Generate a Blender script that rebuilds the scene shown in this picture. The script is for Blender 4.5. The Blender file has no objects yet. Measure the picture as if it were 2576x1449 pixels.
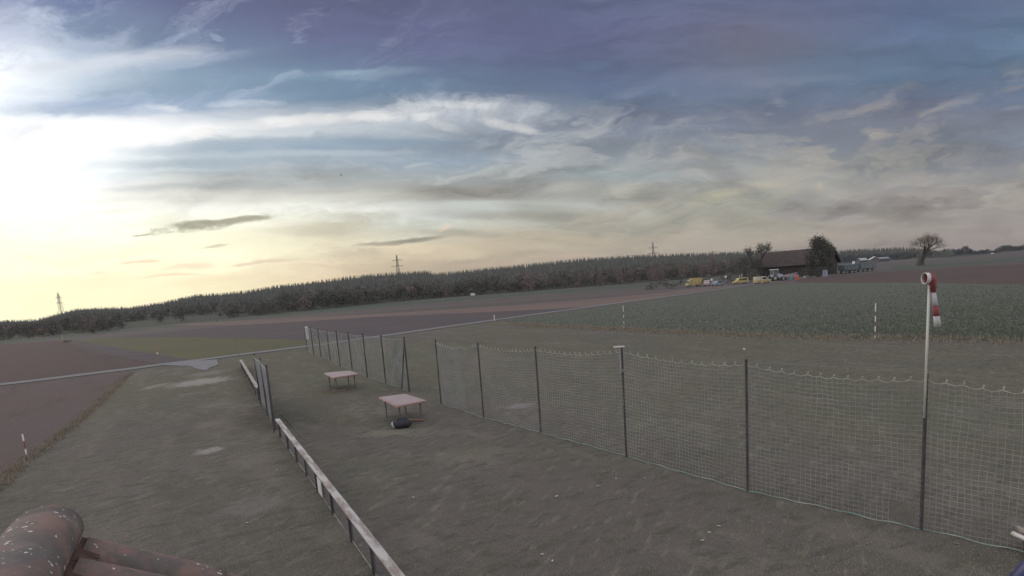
import bpy, bmesh, math, random
import numpy as np
from mathutils import Vector, Matrix

rnd = random.Random(7)
nrg = np.random.default_rng(11)
R = math.radians
scene = bpy.context.scene
C = scene.collection

# ------------------------------------------------------------------ camera
CAM_H = 4.5
F_PX, W_PX, H_PX = 1300.0, 2576.0, 1449.0
PITCH, ROLL, HORIZON = R(7.7), R(4.2), 717.0
FWD = Vector((0, math.cos(PITCH), -math.sin(PITCH)))
_x0, _u0 = Vector((1, 0, 0)), Vector((0, math.sin(PITCH), math.cos(PITCH)))
RIGHT = math.cos(ROLL) * _x0 - math.sin(ROLL) * _u0
UP = math.sin(ROLL) * _x0 + math.cos(ROLL) * _u0
def _pp(d):
    z = d.dot(FWD)
    return F_PX * d.dot(RIGHT) / z, F_PX * d.dot(UP) / z
_a, _b = _pp(Vector((0, 1, 0))), _pp(Vector((.3, 1, 0)))
_s = (_b[1] - _a[1]) / (_b[0] - _a[0])
CY = HORIZON + _a[1] - _s * _a[0]
cam_data = bpy.data.cameras.new("camera")
cam_data.sensor_width = 36.0
cam_data.lens = F_PX / W_PX * 36.0
cam_data.shift_y = (CY - H_PX / 2) / W_PX
cam_data.clip_start = 0.05
cam_data.clip_end = 12000
cam = bpy.data.objects.new("camera", cam_data)
M3 = Matrix((RIGHT, UP, -FWD)).transposed()
cam.matrix_world = Matrix.Translation((0, 0, CAM_H)) @ M3.to_4x4()
C.objects.link(cam)
scene.camera = cam

def ray(px, py):
    return FWD + RIGHT * ((px - W_PX / 2) / F_PX) + UP * ((CY - py) / F_PX)
def spot(px, py, z=0.0):
    """Where on the level z the sight line meets: used to survey the place."""
    d = ray(px, py)
    t = (z - CAM_H) / d.z
    return Vector((0, 0, CAM_H)) + d * t
def horizon(px):
    return HORIZON - _s * (px - W_PX / 2)
def at_depth(px, depth, z=0.0):
    """A ground point at a map distance 'depth' (metres north) on the bearing seen at column px near the horizon."""
    d = ray(px, horizon(px))
    return Vector((d.x / d.y * depth, depth, z))
def height_of(bx, by, ty):
    return (by - ty) / (by - horizon(bx)) * CAM_H
def project(P):
    d = Vector(P) - Vector((0, 0, CAM_H))
    z = d.dot(FWD)
    return W_PX / 2 + F_PX * d.dot(RIGHT) / z, CY - F_PX * d.dot(UP) / z

def lin(c):
    return tuple(((v / 255) / 12.92 if v / 255 <= 0.04045 else ((v / 255 + 0.055) / 1.055) ** 2.4) for v in c)

# ------------------------------------------------------------------ view
vs = scene.view_settings
vs.view_transform = 'Standard'; vs.look = 'None'; vs.gamma = 1; vs.exposure = 0.0
vs.use_curve_mapping = False

# ------------------------------------------------------------------ sun
SUN_AZ, SUN_EL = R(-52), R(15)
sd = bpy.data.lights.new("sun", 'SUN'); sd.energy = 0.6; sd.angle = R(14); sd.color = (1.0, 0.86, 0.68)
so = bpy.data.objects.new("sun", sd); C.objects.link(so)
sdir = Vector((math.sin(SUN_AZ) * math.cos(SUN_EL), math.cos(SUN_AZ) * math.cos(SUN_EL), math.sin(SUN_EL)))
so.rotation_euler = sdir.to_track_quat('Z', 'Y').to_euler()

# ------------------------------------------------------------------ sky
world = bpy.data.worlds.new("World"); scene.world = world; world.use_nodes = True
NT = world.node_tree; NT.nodes.clear()
class E:
    """Small arithmetic over node sockets."""
    def __init__(s, v): s.v = v
    def _m(s, op, o=None, o2=None):
        n = NT.nodes.new('ShaderNodeMath'); n.operation = op
        for i, q in enumerate((s, o, o2)):
            if q is None: continue
            q = q.v if isinstance(q, E) else q
            if isinstance(q, (int, float)): n.inputs[i].default_value = q
            else: NT.links.new(q, n.inputs[i])
        return E(n.outputs[0])
    def __add__(s, o): return s._m('ADD', o)
    def __sub__(s, o): return s._m('SUBTRACT', o)
    def __mul__(s, o): return s._m('MULTIPLY', o)
    def __truediv__(s, o): return s._m('DIVIDE', o)
    def madd(s, a, b): return s._m('MULTIPLY_ADD', a, b)
    def mx(s, o): return s._m('MAXIMUM', o)
    def mn(s, o): return s._m('MINIMUM', o)
def smooth(x, a, b, lo=0.0, hi=1.0):
    n = NT.nodes.new('ShaderNodeMapRange'); n.interpolation_type = 'SMOOTHSTEP'
    NT.links.new(x.v, n.inputs[0])
    for i, v in enumerate((a, b, lo, hi)): n.inputs[i + 1].default_value = v
    return E(n.outputs[0])
def ramp01(x, a, b):
    n = NT.nodes.new('ShaderNodeMapRange'); n.clamp = True
    NT.links.new(x.v, n.inputs[0]); n.inputs[1].default_value = a; n.inputs[2].default_value = b
    return E(n.outputs[0])
def mixc(f, a, b):
    n = NT.nodes.new('ShaderNodeMix'); n.data_type = 'RGBA'; n.clamp_factor = True
    if isinstance(f, E): NT.links.new(f.v, n.inputs[0])
    else: n.inputs[0].default_value = f
    for i, q in ((6, a), (7, b)):
        if isinstance(q, tuple): n.inputs[i].default_value = (*q[:3], 1)
        else: NT.links.new(q, n.inputs[i])
    return n.outputs[2]
def comb(x, y, z=0.0):
    n = NT.nodes.new('ShaderNodeCombineXYZ')
    for i, q in enumerate((x, y, z)):
        if isinstance(q, E): NT.links.new(q.v, n.inputs[i])
        else: n.inputs[i].default_value = q
    return n.outputs[0]
def noise(vec, scale, detail=4, rough=.55, dist=0.0):
    n = NT.nodes.new('ShaderNodeTexNoise'); n.noise_dimensions = '3D'
    NT.links.new(vec, n.inputs['Vector']); n.inputs['Scale'].default_value = scale
    n.inputs['Detail'].default_value = detail; n.inputs['Roughness'].default_value = rough
    n.inputs['Distortion'].default_value = dist
    return E(n.outputs[0])
tc = NT.nodes.new('ShaderNodeTexCoord'); sep = NT.nodes.new('ShaderNodeSeparateXYZ')
NT.links.new(tc.outputs['Generated'], sep.inputs[0])
dx, dy, dz = (E(sep.outputs[i]) for i in range(3))
inv = dy.mx(0.16)
S = dx / inv; T = dz / inv          # bearing and height of the sight line, both as tangents from due north
def st(px, py):
    d = ray(px, py); return d.x / d.y, d.z / d.y
# drifting distortions of the cloud sheet
w1 = noise(comb(S * 1.6, T * 4.5), 2.2, 4, .6)
w2 = noise(comb(S * 1.6, T * 4.5, 7.3), 2.2, 4, .6)
fine = noise(comb(S * 1.0 + (w1 - .5) * .4, T * 3.4 + (w2 - .5) * .5, 3.1), 7.5, 6, .66)
streak = noise(comb(S * .75 + T * .35 + (w1 - .5) * .35, T * 7.5 + (w2 - .5) * .8, 5.7), 3.4, 5, .6)
curl = noise(comb(S * 1.3 + (w1 - .5) * .3, T * 2.9 + (w2 - .5) * .3, 11.0), 8.0, 6, .68)
Sw = S + (w1 - .5) * .10 + (fine - .5) * .035
Tw = T + (w2 - .5) * .045 + (streak - .5) * .045 + (fine - .5) * .022

ys = [0, 70, 140, 200, 255, 290, 330, 360, 400, 440, 490, 530, 580, 630, 680, 745, 850]
cols = {
 -150: [(150,160,190),(235,240,250),(255,255,255),(255,255,255),(252,254,255),(250,252,255),(255,255,255),(255,255,252),(255,255,252),(255,255,252),(255,255,250),(255,255,245),(255,255,238),(255,255,232),(255,254,225),(255,252,215),(255,240,190)],
 0:   [(130,140,178),(196,206,232),(246,249,255),(251,253,255),(240,246,255),(240,248,255),(255,255,255),(255,255,252),(255,255,252),(255,255,252),(255,255,250),(255,255,245),(255,255,236),(255,255,228),(255,253,220),(255,250,208),(255,236,180)],
 250: [(112,120,155),(128,144,172),(190,202,222),(196,206,222),(166,182,208),(222,230,240),(255,255,255),(255,255,255),(245,250,250),(240,246,248),(250,250,245),(255,253,241),(255,255,228),(255,252,222),(255,249,212),(255,246,204),(255,232,170)],
 500: [(106,108,142),(112,117,150),(128,146,172),(140,160,182),(150,170,192),(206,213,224),(248,248,246),(192,204,213),(185,198,210),(190,198,200),(218,217,211),(254,254,240),(255,252,226),(255,252,219),(255,250,214),(255,243,200),(250,228,180)],
 800: [(104,107,138),(106,106,140),(111,119,150),(125,150,172),(120,142,166),(180,190,202),(205,212,218),(160,175,188),(162,175,185),(165,172,174),(197,197,190),(248,250,238),(225,219,195),(253,243,210),(250,230,196),(232,208,168),(222,195,155)],
 1100:[(104,107,138),(107,107,142),(108,112,145),(108,122,150),(117,130,152),(168,176,187),(165,175,185),(138,150,165),(150,165,180),(163,173,178),(163,161,154),(205,210,205),(212,212,198),(218,204,176),(190,174,153),(174,158,137),(168,152,132)],
 1500:[(102,109,138),(104,106,140),(104,109,140),(103,113,143),(108,122,148),(113,125,148),(121,130,148),(130,138,148),(141,149,156),(160,168,172),(165,165,160),(172,174,167),(166,163,151),(171,161,146),(163,150,140),(160,148,138),(160,145,132)],
 1900:[(104,112,140),(107,110,133),(107,112,131),(108,118,140),(108,121,143),(117,124,142),(122,130,145),(128,136,149),(150,155,158),(160,162,160),(166,166,156),(168,168,156),(168,162,149),(164,154,142),(158,147,140),(156,144,137),(156,144,135)],
 2300:[(95,108,140),(95,112,142),(98,115,141),(98,118,142),(110,121,144),(118,122,139),(120,126,140),(122,128,138),(130,134,140),(145,146,148),(155,151,148),(159,153,148),(161,153,146),(156,146,141),(151,142,139),(150,140,137),(150,140,135)],
 2700:[(105,118,145),(102,125,150),(100,125,150),(105,122,148),(109,126,148),(122,127,142),(120,130,147),(122,130,145),(125,130,142),(138,138,142),(150,146,145),(155,149,145),(158,149,144),(156,146,141),(151,142,139),(150,140,137),(150,140,135)],
}
xs = sorted(cols)
def grid(px, py):
    px = min(max(px, xs[0]), xs[-1]); py = min(max(py, 0), ys[-1])
    j = max(i for i in range(len(xs) - 1) if xs[i] <= px); k = max(i for i in range(len(ys) - 1) if ys[i] <= py)
    u = (px - xs[j]) / (xs[j + 1] - xs[j]); v = (py - ys[k]) / (ys[k + 1] - ys[k])
    q = lambda a, b: np.array(lin(cols[xs[a]][b]))
    return (1 - u) * ((1 - v) * q(j, k) + v * q(j, k + 1)) + u * ((1 - v) * q(j + 1, k) + v * q(j + 1, k + 1))
T_LO, T_HI = -0.03, 0.62
Tn = ramp01(Tw, T_LO, T_HI)
base = None; s_prev = None
for px in xs:
    s_j = st(px, 420)[0]
    n = NT.nodes.new('ShaderNodeValToRGB'); NT.links.new(Tn.v, n.inputs[0])
    ts = sorted(min(max((st(px, y)[1] - T_LO) / (T_HI - T_LO), 0), 1) for y in ys if y < 800)
    el = n.color_ramp.elements
    while len(el) > 1: el.remove(el[-1])
    first = True
    for t in ts:
        tt = t * (T_HI - T_LO) + T_LO
        # picture row of this height on this bearing
        p = project(Vector((0, 0, CAM_H)) + Vector((s_j, 1, tt)) * 1000)
        c = grid(p[0], p[1])
        c = c * (1 + .22 * min(max((min(c) - .78) / .2, 0), 1))
        if p[1] < 260 and 150 < p[0] < 1750: c = c * np.array((.93, .99, .99))
        if first: e = el[0]; e.position = t; first = False
        else: e = el.new(t)
        e.color = (*c, 1)
    col = n.outputs[0]
    if base is None: base = col
    else: base = mixc(ramp01(Sw, s_prev, s_j), base, col)
    s_prev = s_j

# soft texture of the cloud sheet
def scale_c(col, fac):
    n = NT.nodes.new('ShaderNodeVectorMath'); n.operation = 'SCALE'
    NT.links.new(col, n.inputs[0]); NT.links.new(fac.v, n.inputs['Scale'])
    return n.outputs[0]
leftw = smooth(S, -.55, .25)
base = scale_c(base, ((fine - .5) * .34 + (streak - .5) * .85) * leftw.madd(.6, .4) + 1.0)

GRP = bpy.data.node_groups.new("cloud_patch", 'ShaderNodeTree')
for nm, ty in [("S", 'NodeSocketFloat'), ("T", 'NodeSocketFloat'), ("N", 'NodeSocketFloat'), ("s0", 'NodeSocketFloat'), ("t0", 'NodeSocketFloat'),
               ("us", 'NodeSocketFloat'), ("ut", 'NodeSocketFloat'), ("vs", 'NodeSocketFloat'), ("vt", 'NodeSocketFloat'), ("amt", 'NodeSocketFloat'),
               ("hi", 'NodeSocketFloat'), ("lo", 'NodeSocketFloat'), ("k", 'NodeSocketFloat'), ("Base", 'NodeSocketColor'), ("Col", 'NodeSocketColor')]:
    GRP.interface.new_socket(nm, in_out='INPUT', socket_type=ty)
GRP.interface.new_socket("Out", in_out='OUTPUT', socket_type='NodeSocketColor')
WT, NT = NT, GRP
gi = NT.nodes.new('NodeGroupInput'); go = NT.nodes.new('NodeGroupOutput')
G = lambda n: E(gi.outputs[n])
_ds, _dt = G("S") - G("s0"), G("T") - G("t0")
_u = _ds * G("us") + _dt * G("ut"); _v = _ds * G("vs") + _dt * G("vt")
_r = _u * _u + _v * _v - (G("N") - .5) * G("amt")
_mr = NT.nodes.new('ShaderNodeMapRange'); _mr.interpolation_type = 'SMOOTHSTEP'
NT.links.new(_r.v, _mr.inputs[0]); NT.links.new(gi.outputs["hi"], _mr.inputs[1]); NT.links.new(gi.outputs["lo"], _mr.inputs[2])
_mr.inputs[3].default_value = 0; NT.links.new(gi.outputs["k"], _mr.inputs[4])
NT.links.new(mixc(E(_mr.outputs[0]), gi.outputs["Base"], gi.outputs["Col"]), go.inputs[0])
NT = WT
Sc = S + (w1 - .5) * .06 + (fine - .5) * .02
Tc = T + (w2 - .5) * .03 + (fine - .5) * .012

def cloud(base, px, py, rx, ry, slope, rgb, k, soft=.7, nz=fine, amt=2.2):
    s0, t0 = st(px, py)
    rx *= .78 / 1300.0; ry *= .78 / 1300.0
    th = math.atan(slope); ca, sa = math.cos(th), math.sin(th)
    g = NT.nodes.new('ShaderNodeGroup'); g.node_tree = GRP
    for nm, q in (("S", Sc), ("T", Tc), ("N", nz)): NT.links.new(q.v, g.inputs[nm])
    NT.links.new(base, g.inputs["Base"])
    for nm, v in (("s0", s0), ("t0", t0), ("us", (ca + _s * sa) / rx), ("ut", sa / rx), ("vs", (-sa + _s * ca) / ry), ("vt", ca / ry),
                  ("amt", amt * 2), ("hi", 1.2 + soft), ("lo", .6 - soft * 1.5), ("k", k), ("Col", (*lin(rgb), 1))):
        g.inputs[nm].default_value = v
    return g.outputs[0]
L0 = [
 (390,262,400,26,.05,(158,176,202),.9,1.0,fine,2.0),
 (560,228,380,30,.02,(138,158,181),.65,1.0,fine,2.2),
 (930,226,330,32,-.02,(114,138,163),.6,1.0,fine,2.0),
 (480,105,420,50,-.08,(110,126,156),.6,1.0,fine,2.6),
 (230,158,300,24,.12,(226,231,239),.75,1.0,fine,2.2),
 (480,152,190,16,.12,(186,197,216),.6,1.0,fine,2.4),
 (150,335,420,34,0,(255,255,255),.9,1.0,fine,1.6),
 (900,187,200,14,.04,(160,178,196),.5,1.0,fine,2.4),
 (780,365,480,20,.03,(148,168,186),.65,1.0,streak,1.8),
 (640,407,400,14,.03,(164,179,190),.6,1.0,streak,1.8),
 (720,386,360,9,.02,(196,206,213),.5,1.0,streak,1.6),
 (680,462,440,15,.05,(166,173,173),.75,1.0,streak,1.8),
 (880,438,330,13,0,(158,167,170),.5,1.0,streak,1.8),
 (600,496,480,9,.02,(224,223,216),.5,1.0,streak,1.4),
 (620,520,480,13,.01,(255,255,250),.7,1.0,streak,1.4),
 (1120,512,260,10,0,(214,218,212),.6,1.0,streak,1.4),
 (1600,374,560,19,-.09,(124,131,140),.65,1.0,streak,2.0),
 (1480,440,330,18,-.02,(163,178,182),.55,1.0,streak,2.0),
 (1300,520,300,14,-.02,(192,198,194),.5,1.0,streak,1.6),
 (2150,330,460,48,.05,(119,123,134),.5,1.0,fine,2.4),
 (2250,418,340,17,-.02,(125,130,137),.55,1.0,streak,2.0),
 (1950,428,300,18,-.1,(160,164,164),.5,1.0,streak,2.0),
 (2300,452,400,14,.1,(160,158,155),.5,1.0,streak,1.8),
 (2440,522,260,8,.03,(138,133,134),.55,1.0,streak,1.6),
 (2330,602,420,13,.05,(168,155,147),.5,1.0,streak,1.8),
 (1960,604,280,11,.06,(176,163,147),.5,1.0,streak,1.8),
 (1300,660,260,12,.05,(200,178,150),.4,1.0,streak,1.8),
]
L = L0 + [  # px, py, rx, ry, slope(+ up to the right), colour, strength, softness, noise, noise amount
 (1200,276,230,36,-.04,(206,209,214),.75,0.9,curl,3.2),
 (1010,285,150,26,.05,(222,223,224),.7,0.9,curl,3.4),
 (940,292,70,14,0,(236,236,234),.8,0.9,curl,2.6),
 (1160,268,95,12,-.05,(226,228,230),.85,0.9,curl,2.4),
 (1290,316,105,11,-.16,(212,213,212),.85,0.9,curl,2.4),
 (1110,312,60,12,-.3,(205,208,210),.7,0.9,curl,3.4),
 (1060,290,40,10,.1,(232,234,230),.8,0.9,curl,2.6),
 (760,305,190,16,.05,(240,238,236),.75,0.9,curl,2.6),
 (705,303,58,15,-.03,(255,255,252),.95,0.9,fine,1.6),
 (520,338,60,11,.08,(255,254,250),.9,0.9,fine,1.6),
 (620,262,90,9,.02,(206,214,226),.7,0.9,curl,3.2),
 (415,272,50,10,-.1,(226,232,238),.8,0.9,curl,3.2),
 (880,180,95,8,.1,(160,182,198),.6,0.9,curl,3.4),
 (60,92,120,50,.3,(200,210,230),.75,1.0,curl,4.2),
 (200,118,110,30,.2,(190,200,222),.6,1.0,curl,4.2),
 (410,104,95,9,.35,(160,175,198),.6,0.9,curl,3.6),
 (540,92,16,7,-.6,(165,180,202),.5,0.9,curl,3.0),
 (130,165,80,10,.12,(215,218,226),.5,0.9,streak,2.0),
 (1330,372,250,17,-.05,(128,137,146),.65,0.9,streak,2.0),
 (1000,355,180,10,0,(138,158,176),.6,0.9,streak,1.8),
 (700,360,170,10,.02,(160,178,192),.5,0.9,streak,2.0),
 (520,468,280,11,.04,(182,187,186),.6,.9,streak,2.0),
 (600,435,240,8,.03,(166,176,180),.4,.9,streak,2.0),
 (1045,411,42,6,.15,(192,198,200),.8,.7,curl,2.2),
 (1180,482,188,19.6,-.02,(146,143,136),0.92,.8,streak,1.6),
 (1400,478,290,23.1,0,(152,150,144),0.49,1.0,streak,2.0),
 (1351,445,78,12.6,.05,(148,148,144),0.49,1.0,streak,2.0),
 (1325,544,232,14.7,-.02,(148,146,136),0.67,1.0,streak,1.8),
 (1470,556,212,29.4,-.22,(148,147,138),0.57,1.0,streak,2.2),
 (1025,604,144,8.4,.10,(142,138,126),0.95,.5,streak,1.2),
 (1185,588,144,12.6,-.05,(160,157,144),0.92,.7,streak,1.4),
 (1115,572,26,8,.55,(235,208,186),.7,.7,fine,1.6),
 (1080,634,150,24,-.06,(240,221,187),.65,1.0,fine,2.0),
 (1250,630,90,16,-.2,(184,168,144),.5,.9,streak,2.0),
 (1441,602,130,12,-.1,(203,188,162),.6,.9,streak,1.8),
 (1421,472,62,15.0,.05,(196,196,186),0.5,1.0,curl,2.8),
 (1581,474,65,19.5,.1,(202,201,188),0.54,1.0,curl,3.2),
 (1672,528,116,25.2,-.5,(146,146,138),0.57,1.0,streak,2.0),
 (1827,440,140,27.3,-.6,(140,139,140),0.62,1.0,streak,2.2),
 (1800,498,81,22.5,.25,(212,205,168),0.58,1.0,curl,3.0),
 (1944,462,56,13.5,0,(202,194,168),0.54,1.0,curl,2.8),
 (2034,475,81,13.5,.1,(190,184,166),0.5,1.0,curl,3.0),
 (2072,466,12,12,.9,(196,186,164),.6,.7,curl,1.8),
 (1998,522,81,33.6,.4,(141,138,142),0.62,1.0,streak,2.2),
 (1827,556,135,35.7,.05,(150,147,141),0.57,1.0,streak,2.8),
 (1740,515,116,29.4,-.2,(150,150,142),0.49,1.0,streak,2.5),
 (2170,515,232,37.8,.24,(146,141,144),0.54,1.0,streak,2.5),
 (2100,522,58,5.5,0,(128,128,126),0.67,1.0,streak,1.0),
 (2350,492,155,21.0,.12,(172,162,152),0.49,1.0,streak,2.5),
 (2560,272,45,8,.1,(150,150,160),.6,0.9,streak,1.8),
 (1480,165,50,13,.1,(104,128,150),.5,1.0,fine,2.0),
 (2130,170,200,60,0,(96,122,146),.5,1.0,fine,2.0),
 (1930,115,160,40,-.1,(112,112,130),.5,1.0,fine,2.5),
 (467,571,115,19.3,.10,(156,155,136),0.95,.45,curl,2.6),
 (600,551,138,11.3,.13,(164,162,142),0.95,.45,curl,2.6),
 (360,586,34,4,.15,(190,182,160),.8,.4,fine,1.0),
 (547,618,38,4,.12,(206,198,174),.8,.5,fine,1.0),
 (790,577,160,19,.0,(202,194,170),.65,1.0,streak,1.6),
 (350,660,66,5,.05,(236,207,182),.75,.7,fine,1.4),
 (470,672,85,9,.08,(236,210,184),.7,.8,fine,1.8),
 (667,660,110,6,.07,(222,198,174),.8,.6,fine,1.4),
 (433,692,120,4,.04,(238,211,184),.7,.6,fine,1.4),
 (240,689,34,4,.1,(240,218,190),.6,.7,fine,1.4),
 (82,648,18,4,.1,(246,226,196),.6,.7,fine,1.4),
 (300,528,90,6,.03,(244,232,220),.6,.8,streak,1.6),
 (560,700,140,14,.1,(236,205,160),.35,1.0,fine,1.6),
]
for c in L:
    base = cloud(base, *c[:4], c[4], c[5], c[6], c[7], c[8], c[9])

# streaks of thin cloud all over the sheet: bright combed wisps and darker undersides
A1 = comb(S * 1.15 + (w1 - .5) * .9, T * 5.2 + S * .35 + (w2 - .5) * 1.5, 21.0)
n1 = noise(A1, 2.4, 6, .58)
A2 = comb(S * .9 - T * .5 + (w2 - .5) * .8, T * 6.5 - S * .15 + (w1 - .5) * 1.3, 33.0)
n2 = noise(A2, 2.3, 6, .56)
A3 = comb(S * 2.4 + T * 3.0 + (w1 - .5) * .8, T * 9.0 - S * 2.2 + (w2 - .5) * 1.4, 45.0)
n3 = noise(A3, 1.7, 6, .58)
midband = smooth(T, .02, .08) * smooth(T, .36, .24, 0, 1)
rightish = smooth(S, -.35, .1)
tint = mixc(smooth(T, .05, .30), lin((205, 190, 165)), lin((200, 208, 214)))
tint = mixc(smooth(S, -.2, .7), tint, lin((178, 172, 162)))
base = mixc(smooth(n1, .48, .72, 0, .7) * midband * smooth(S, -.62, -.25), base, tint)
base = mixc(smooth(n3, .50, .72, 0, .6) * midband * rightish, base, tint)
dk = NT.nodes.new('ShaderNodeVectorMath'); dk.operation = 'SCALE'; NT.links.new(base, dk.inputs[0]); dk.inputs['Scale'].default_value = .62
base = mixc(smooth(n2, .48, .72, 0, .75) * midband * (smooth(S, -.5, .0) + smooth(T, .08, .2) * .6).mn(1.0), base, dk.outputs[0])
dk2 = NT.nodes.new('ShaderNodeVectorMath'); dk2.operation = 'SCALE'; NT.links.new(base, dk2.inputs[0]); dk2.inputs['Scale'].default_value = .84
base = mixc(smooth(n3, .46, .30, 0, .5) * midband * rightish, base, dk2.outputs[0])
lowleft = smooth(S, -.15, -.6, 0, 1) * smooth(T, .26, .1, 0, 1)
base = scale_c(base, lowleft * .16 + 1.0)
# combed white veil high on the left
veil = smooth(T, .26, .36) * smooth(S, .05, -.45, 0, 1)
A4 = comb(S * 2.2 - T * 1.2 + (w1 - .5) * .7, T * 6.0 - S * 1.6 + (w2 - .5) * 1.2, 57.0)
n4 = noise(A4, 2.4, 7, .62)
base = mixc(smooth(n4, .48, .74, 0, .5) * veil, base, lin((205, 214, 232)))

# sky behind and overhead, unseen: mostly an even brightness added to light the ground
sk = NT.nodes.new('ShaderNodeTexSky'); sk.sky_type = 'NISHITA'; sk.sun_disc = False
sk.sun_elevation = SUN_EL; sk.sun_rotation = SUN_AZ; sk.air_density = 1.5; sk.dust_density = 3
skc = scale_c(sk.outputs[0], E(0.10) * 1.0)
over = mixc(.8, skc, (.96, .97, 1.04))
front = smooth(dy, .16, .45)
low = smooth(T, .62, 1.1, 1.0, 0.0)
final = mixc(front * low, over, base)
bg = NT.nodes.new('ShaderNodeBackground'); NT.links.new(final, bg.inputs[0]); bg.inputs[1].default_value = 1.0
ow = NT.nodes.new('ShaderNodeOutputWorld'); NT.links.new(bg.outputs[0], ow.inputs[0])

# ------------------------------------------------------------------ helpers
def mesh_obj(name, verts, faces, mat, parent=None, smooth=False, mats=None, midx=None):
    me = bpy.data.meshes.new(name)
    verts = np.asarray(verts, dtype=np.float32).reshape(-1, 3)
    if isinstance(faces, np.ndarray):
        k = faces.shape[1]; nf = len(faces)
        me.vertices.add(len(verts)); me.vertices.foreach_set("co", verts.ravel())
        me.loops.add(nf * k); me.loops.foreach_set("vertex_index", faces.astype(np.int32).ravel())
        me.polygons.add(nf); me.polygons.foreach_set("loop_start", np.arange(0, nf * k, k, dtype=np.int32))
        try: me.polygons.foreach_set("loop_total", np.full(nf, k, dtype=np.int32))
        except Exception: pass
        me.update(calc_edges=True)
    else:
        me.from_pydata(verts.tolist(), [], [list(f) for f in faces]); me.update()
    for m in (mats or [mat]): me.materials.append(m)
    if midx is not None: me.polygons.foreach_set("material_index", np.asarray(midx, dtype=np.int32))
    if smooth: me.polygons.foreach_set("use_smooth", np.ones(len(me.polygons), dtype=bool))
    o = bpy.data.objects.new(name, me); C.objects.link(o)
    if parent is not None: o.parent = parent
    return o

class MB:
    """Collects shapes into one mesh."""
    def __init__(s): s.v = []; s.f = []; s.mi = []; s.cur = 0
    def add(s, vs, fs):
        b = len(s.v); s.v += [tuple(v) for v in vs]; s.f += [tuple(i + b for i in f) for f in fs]; s.mi += [s.cur] * len(fs); return s
    def box(s, c, d, rz=0.0, M=None, taper=1.0, bev=0.0):
        x, y, z = d[0] / 2, d[1] / 2, d[2] / 2
        if bev > 0:
            b = min(bev, x * .9, y * .9, z * .9)
            ring = [(x - b, y), (x, y - b), (x, -y + b), (x - b, -y), (-x + b, -y), (-x, -y + b), (-x, y - b), (-x + b, y)]
            inn = [(x - b, y - b)] * 2 + [(x - b, -y + b)] * 2 + [(-x + b, -y + b)] * 2 + [(-x + b, y - b)] * 2
            vs = [(p[0], p[1], -z + b) for p in ring] + [(p[0] * taper, p[1] * taper, z - b) for p in ring]
            top = [(x - b, y - b, z), (x - b, -y + b, z), (-x + b, -y + b, z), (-x + b, y - b, z)]
            bot = [(p[0], p[1], -z) for p in top]
            vs += [(p[0] * taper, p[1] * taper, p[2]) for p in top] + bot
            fs = [(i, i + 8, (i + 1) % 8 + 8, (i + 1) % 8) for i in range(8)]
            T = [16, 16, 17, 17, 18, 18, 19, 19]; B = [20, 20, 21, 21, 22, 22, 23, 23]
            for i in range(8):
                j = (i + 1) % 8
                if T[i] == T[j]: fs += [(i + 8, T[i], j + 8), (i, j, B[i])]
                else: fs += [(i + 8, T[i], T[j], j + 8), (i, j, B[j], B[i])]
            fs += [(16, 19, 18, 17), (20, 21, 22, 23)]
        else:
            vs = [(sx * x * (taper if sz > 0 else 1), sy * y * (taper if sz > 0 else 1), sz * z) for sz in (-1, 1) for sx, sy in ((-1, -1), (1, -1), (1, 1), (-1, 1))]
            fs = [(0, 3, 2, 1), (4, 5, 6, 7), (0, 1, 5, 4), (1, 2, 6, 5), (2, 3, 7, 6), (3, 0, 4, 7)]
        if M is None: M = Matrix.Rotation(rz, 4, 'Z')
        out = [Vector(c) + (M @ Vector(v)) for v in vs]
        return s.add(out, fs)
    def tube(s, pts, r, n=8, caps=True):
        pts = [Vector(p) for p in pts]
        rs = r if isinstance(r, (list, tuple)) else [r] * len(pts)
        vs = []; prev = None
        for i, p in enumerate(pts):
            t = (pts[min(i + 1, len(pts) - 1)] - pts[max(i - 1, 0)]).normalized()
            a = prev if prev is not None else (Vector((0, 0, 1)) if abs(t.z) < .9 else Vector((1, 0, 0)))
            x = (a - t * a.dot(t)).normalized(); prev = x; y = t.cross(x)
            vs += [p + (x * math.cos(2 * math.pi * k / n) + y * math.sin(2 * math.pi * k / n)) * rs[i] for k in range(n)]
        fs = [(i * n + k, i * n + (k + 1) % n, (i + 1) * n + (k + 1) % n, (i + 1) * n + k) for i in range(len(pts) - 1) for k in range(n)]
        if caps: fs += [tuple(reversed(range(n))), tuple(range((len(pts) - 1) * n, len(pts) * n))]
        return s.add(vs, fs)
    def prism(s, prof, y0, y1, M=None):
        """profile in (x, z) pushed from y0 to y1"""
        n = len(prof); M = M or Matrix.Identity(4)
        vs = [M @ Vector((p[0], y0, p[1])) for p in prof] + [M @ Vector((p[0], y1, p[1])) for p in prof]
        fs = [tuple(range(n)), tuple(reversed(range(n, 2 * n)))] + [(i, i + n, (i + 1) % n + n, (i + 1) % n) for i in range(n)]
        return s.add(vs, fs)
    def build(s, name, mat, parent=None, smooth=False, mats=None):
        return mesh_obj(name, s.v, s.f, mat, parent, smooth, mats, s.mi if mats else None)

def tag(o, label=None, cat=None, group=None, kind=None):
    if label: o["label"] = label
    if cat: o["category"] = cat
    if group: o["group"] = group
    if kind: o["kind"] = kind
    return o
def thing(name, loc, label, cat, group=None, rz=0.0):
    o = bpy.data.objects.new(name, None); C.objects.link(o); o.location = loc; o.rotation_euler = (0, 0, rz)
    o.empty_display_size = .3
    return tag(o, label, cat, group)
def copy_tree(o, parent=None):
    c = o.copy(); C.objects.link(c)
    if parent is not None: c.parent = parent
    for ch in [q for q in list(scene.objects) if q.parent == o]: copy_tree(ch, c)
    return c

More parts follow.
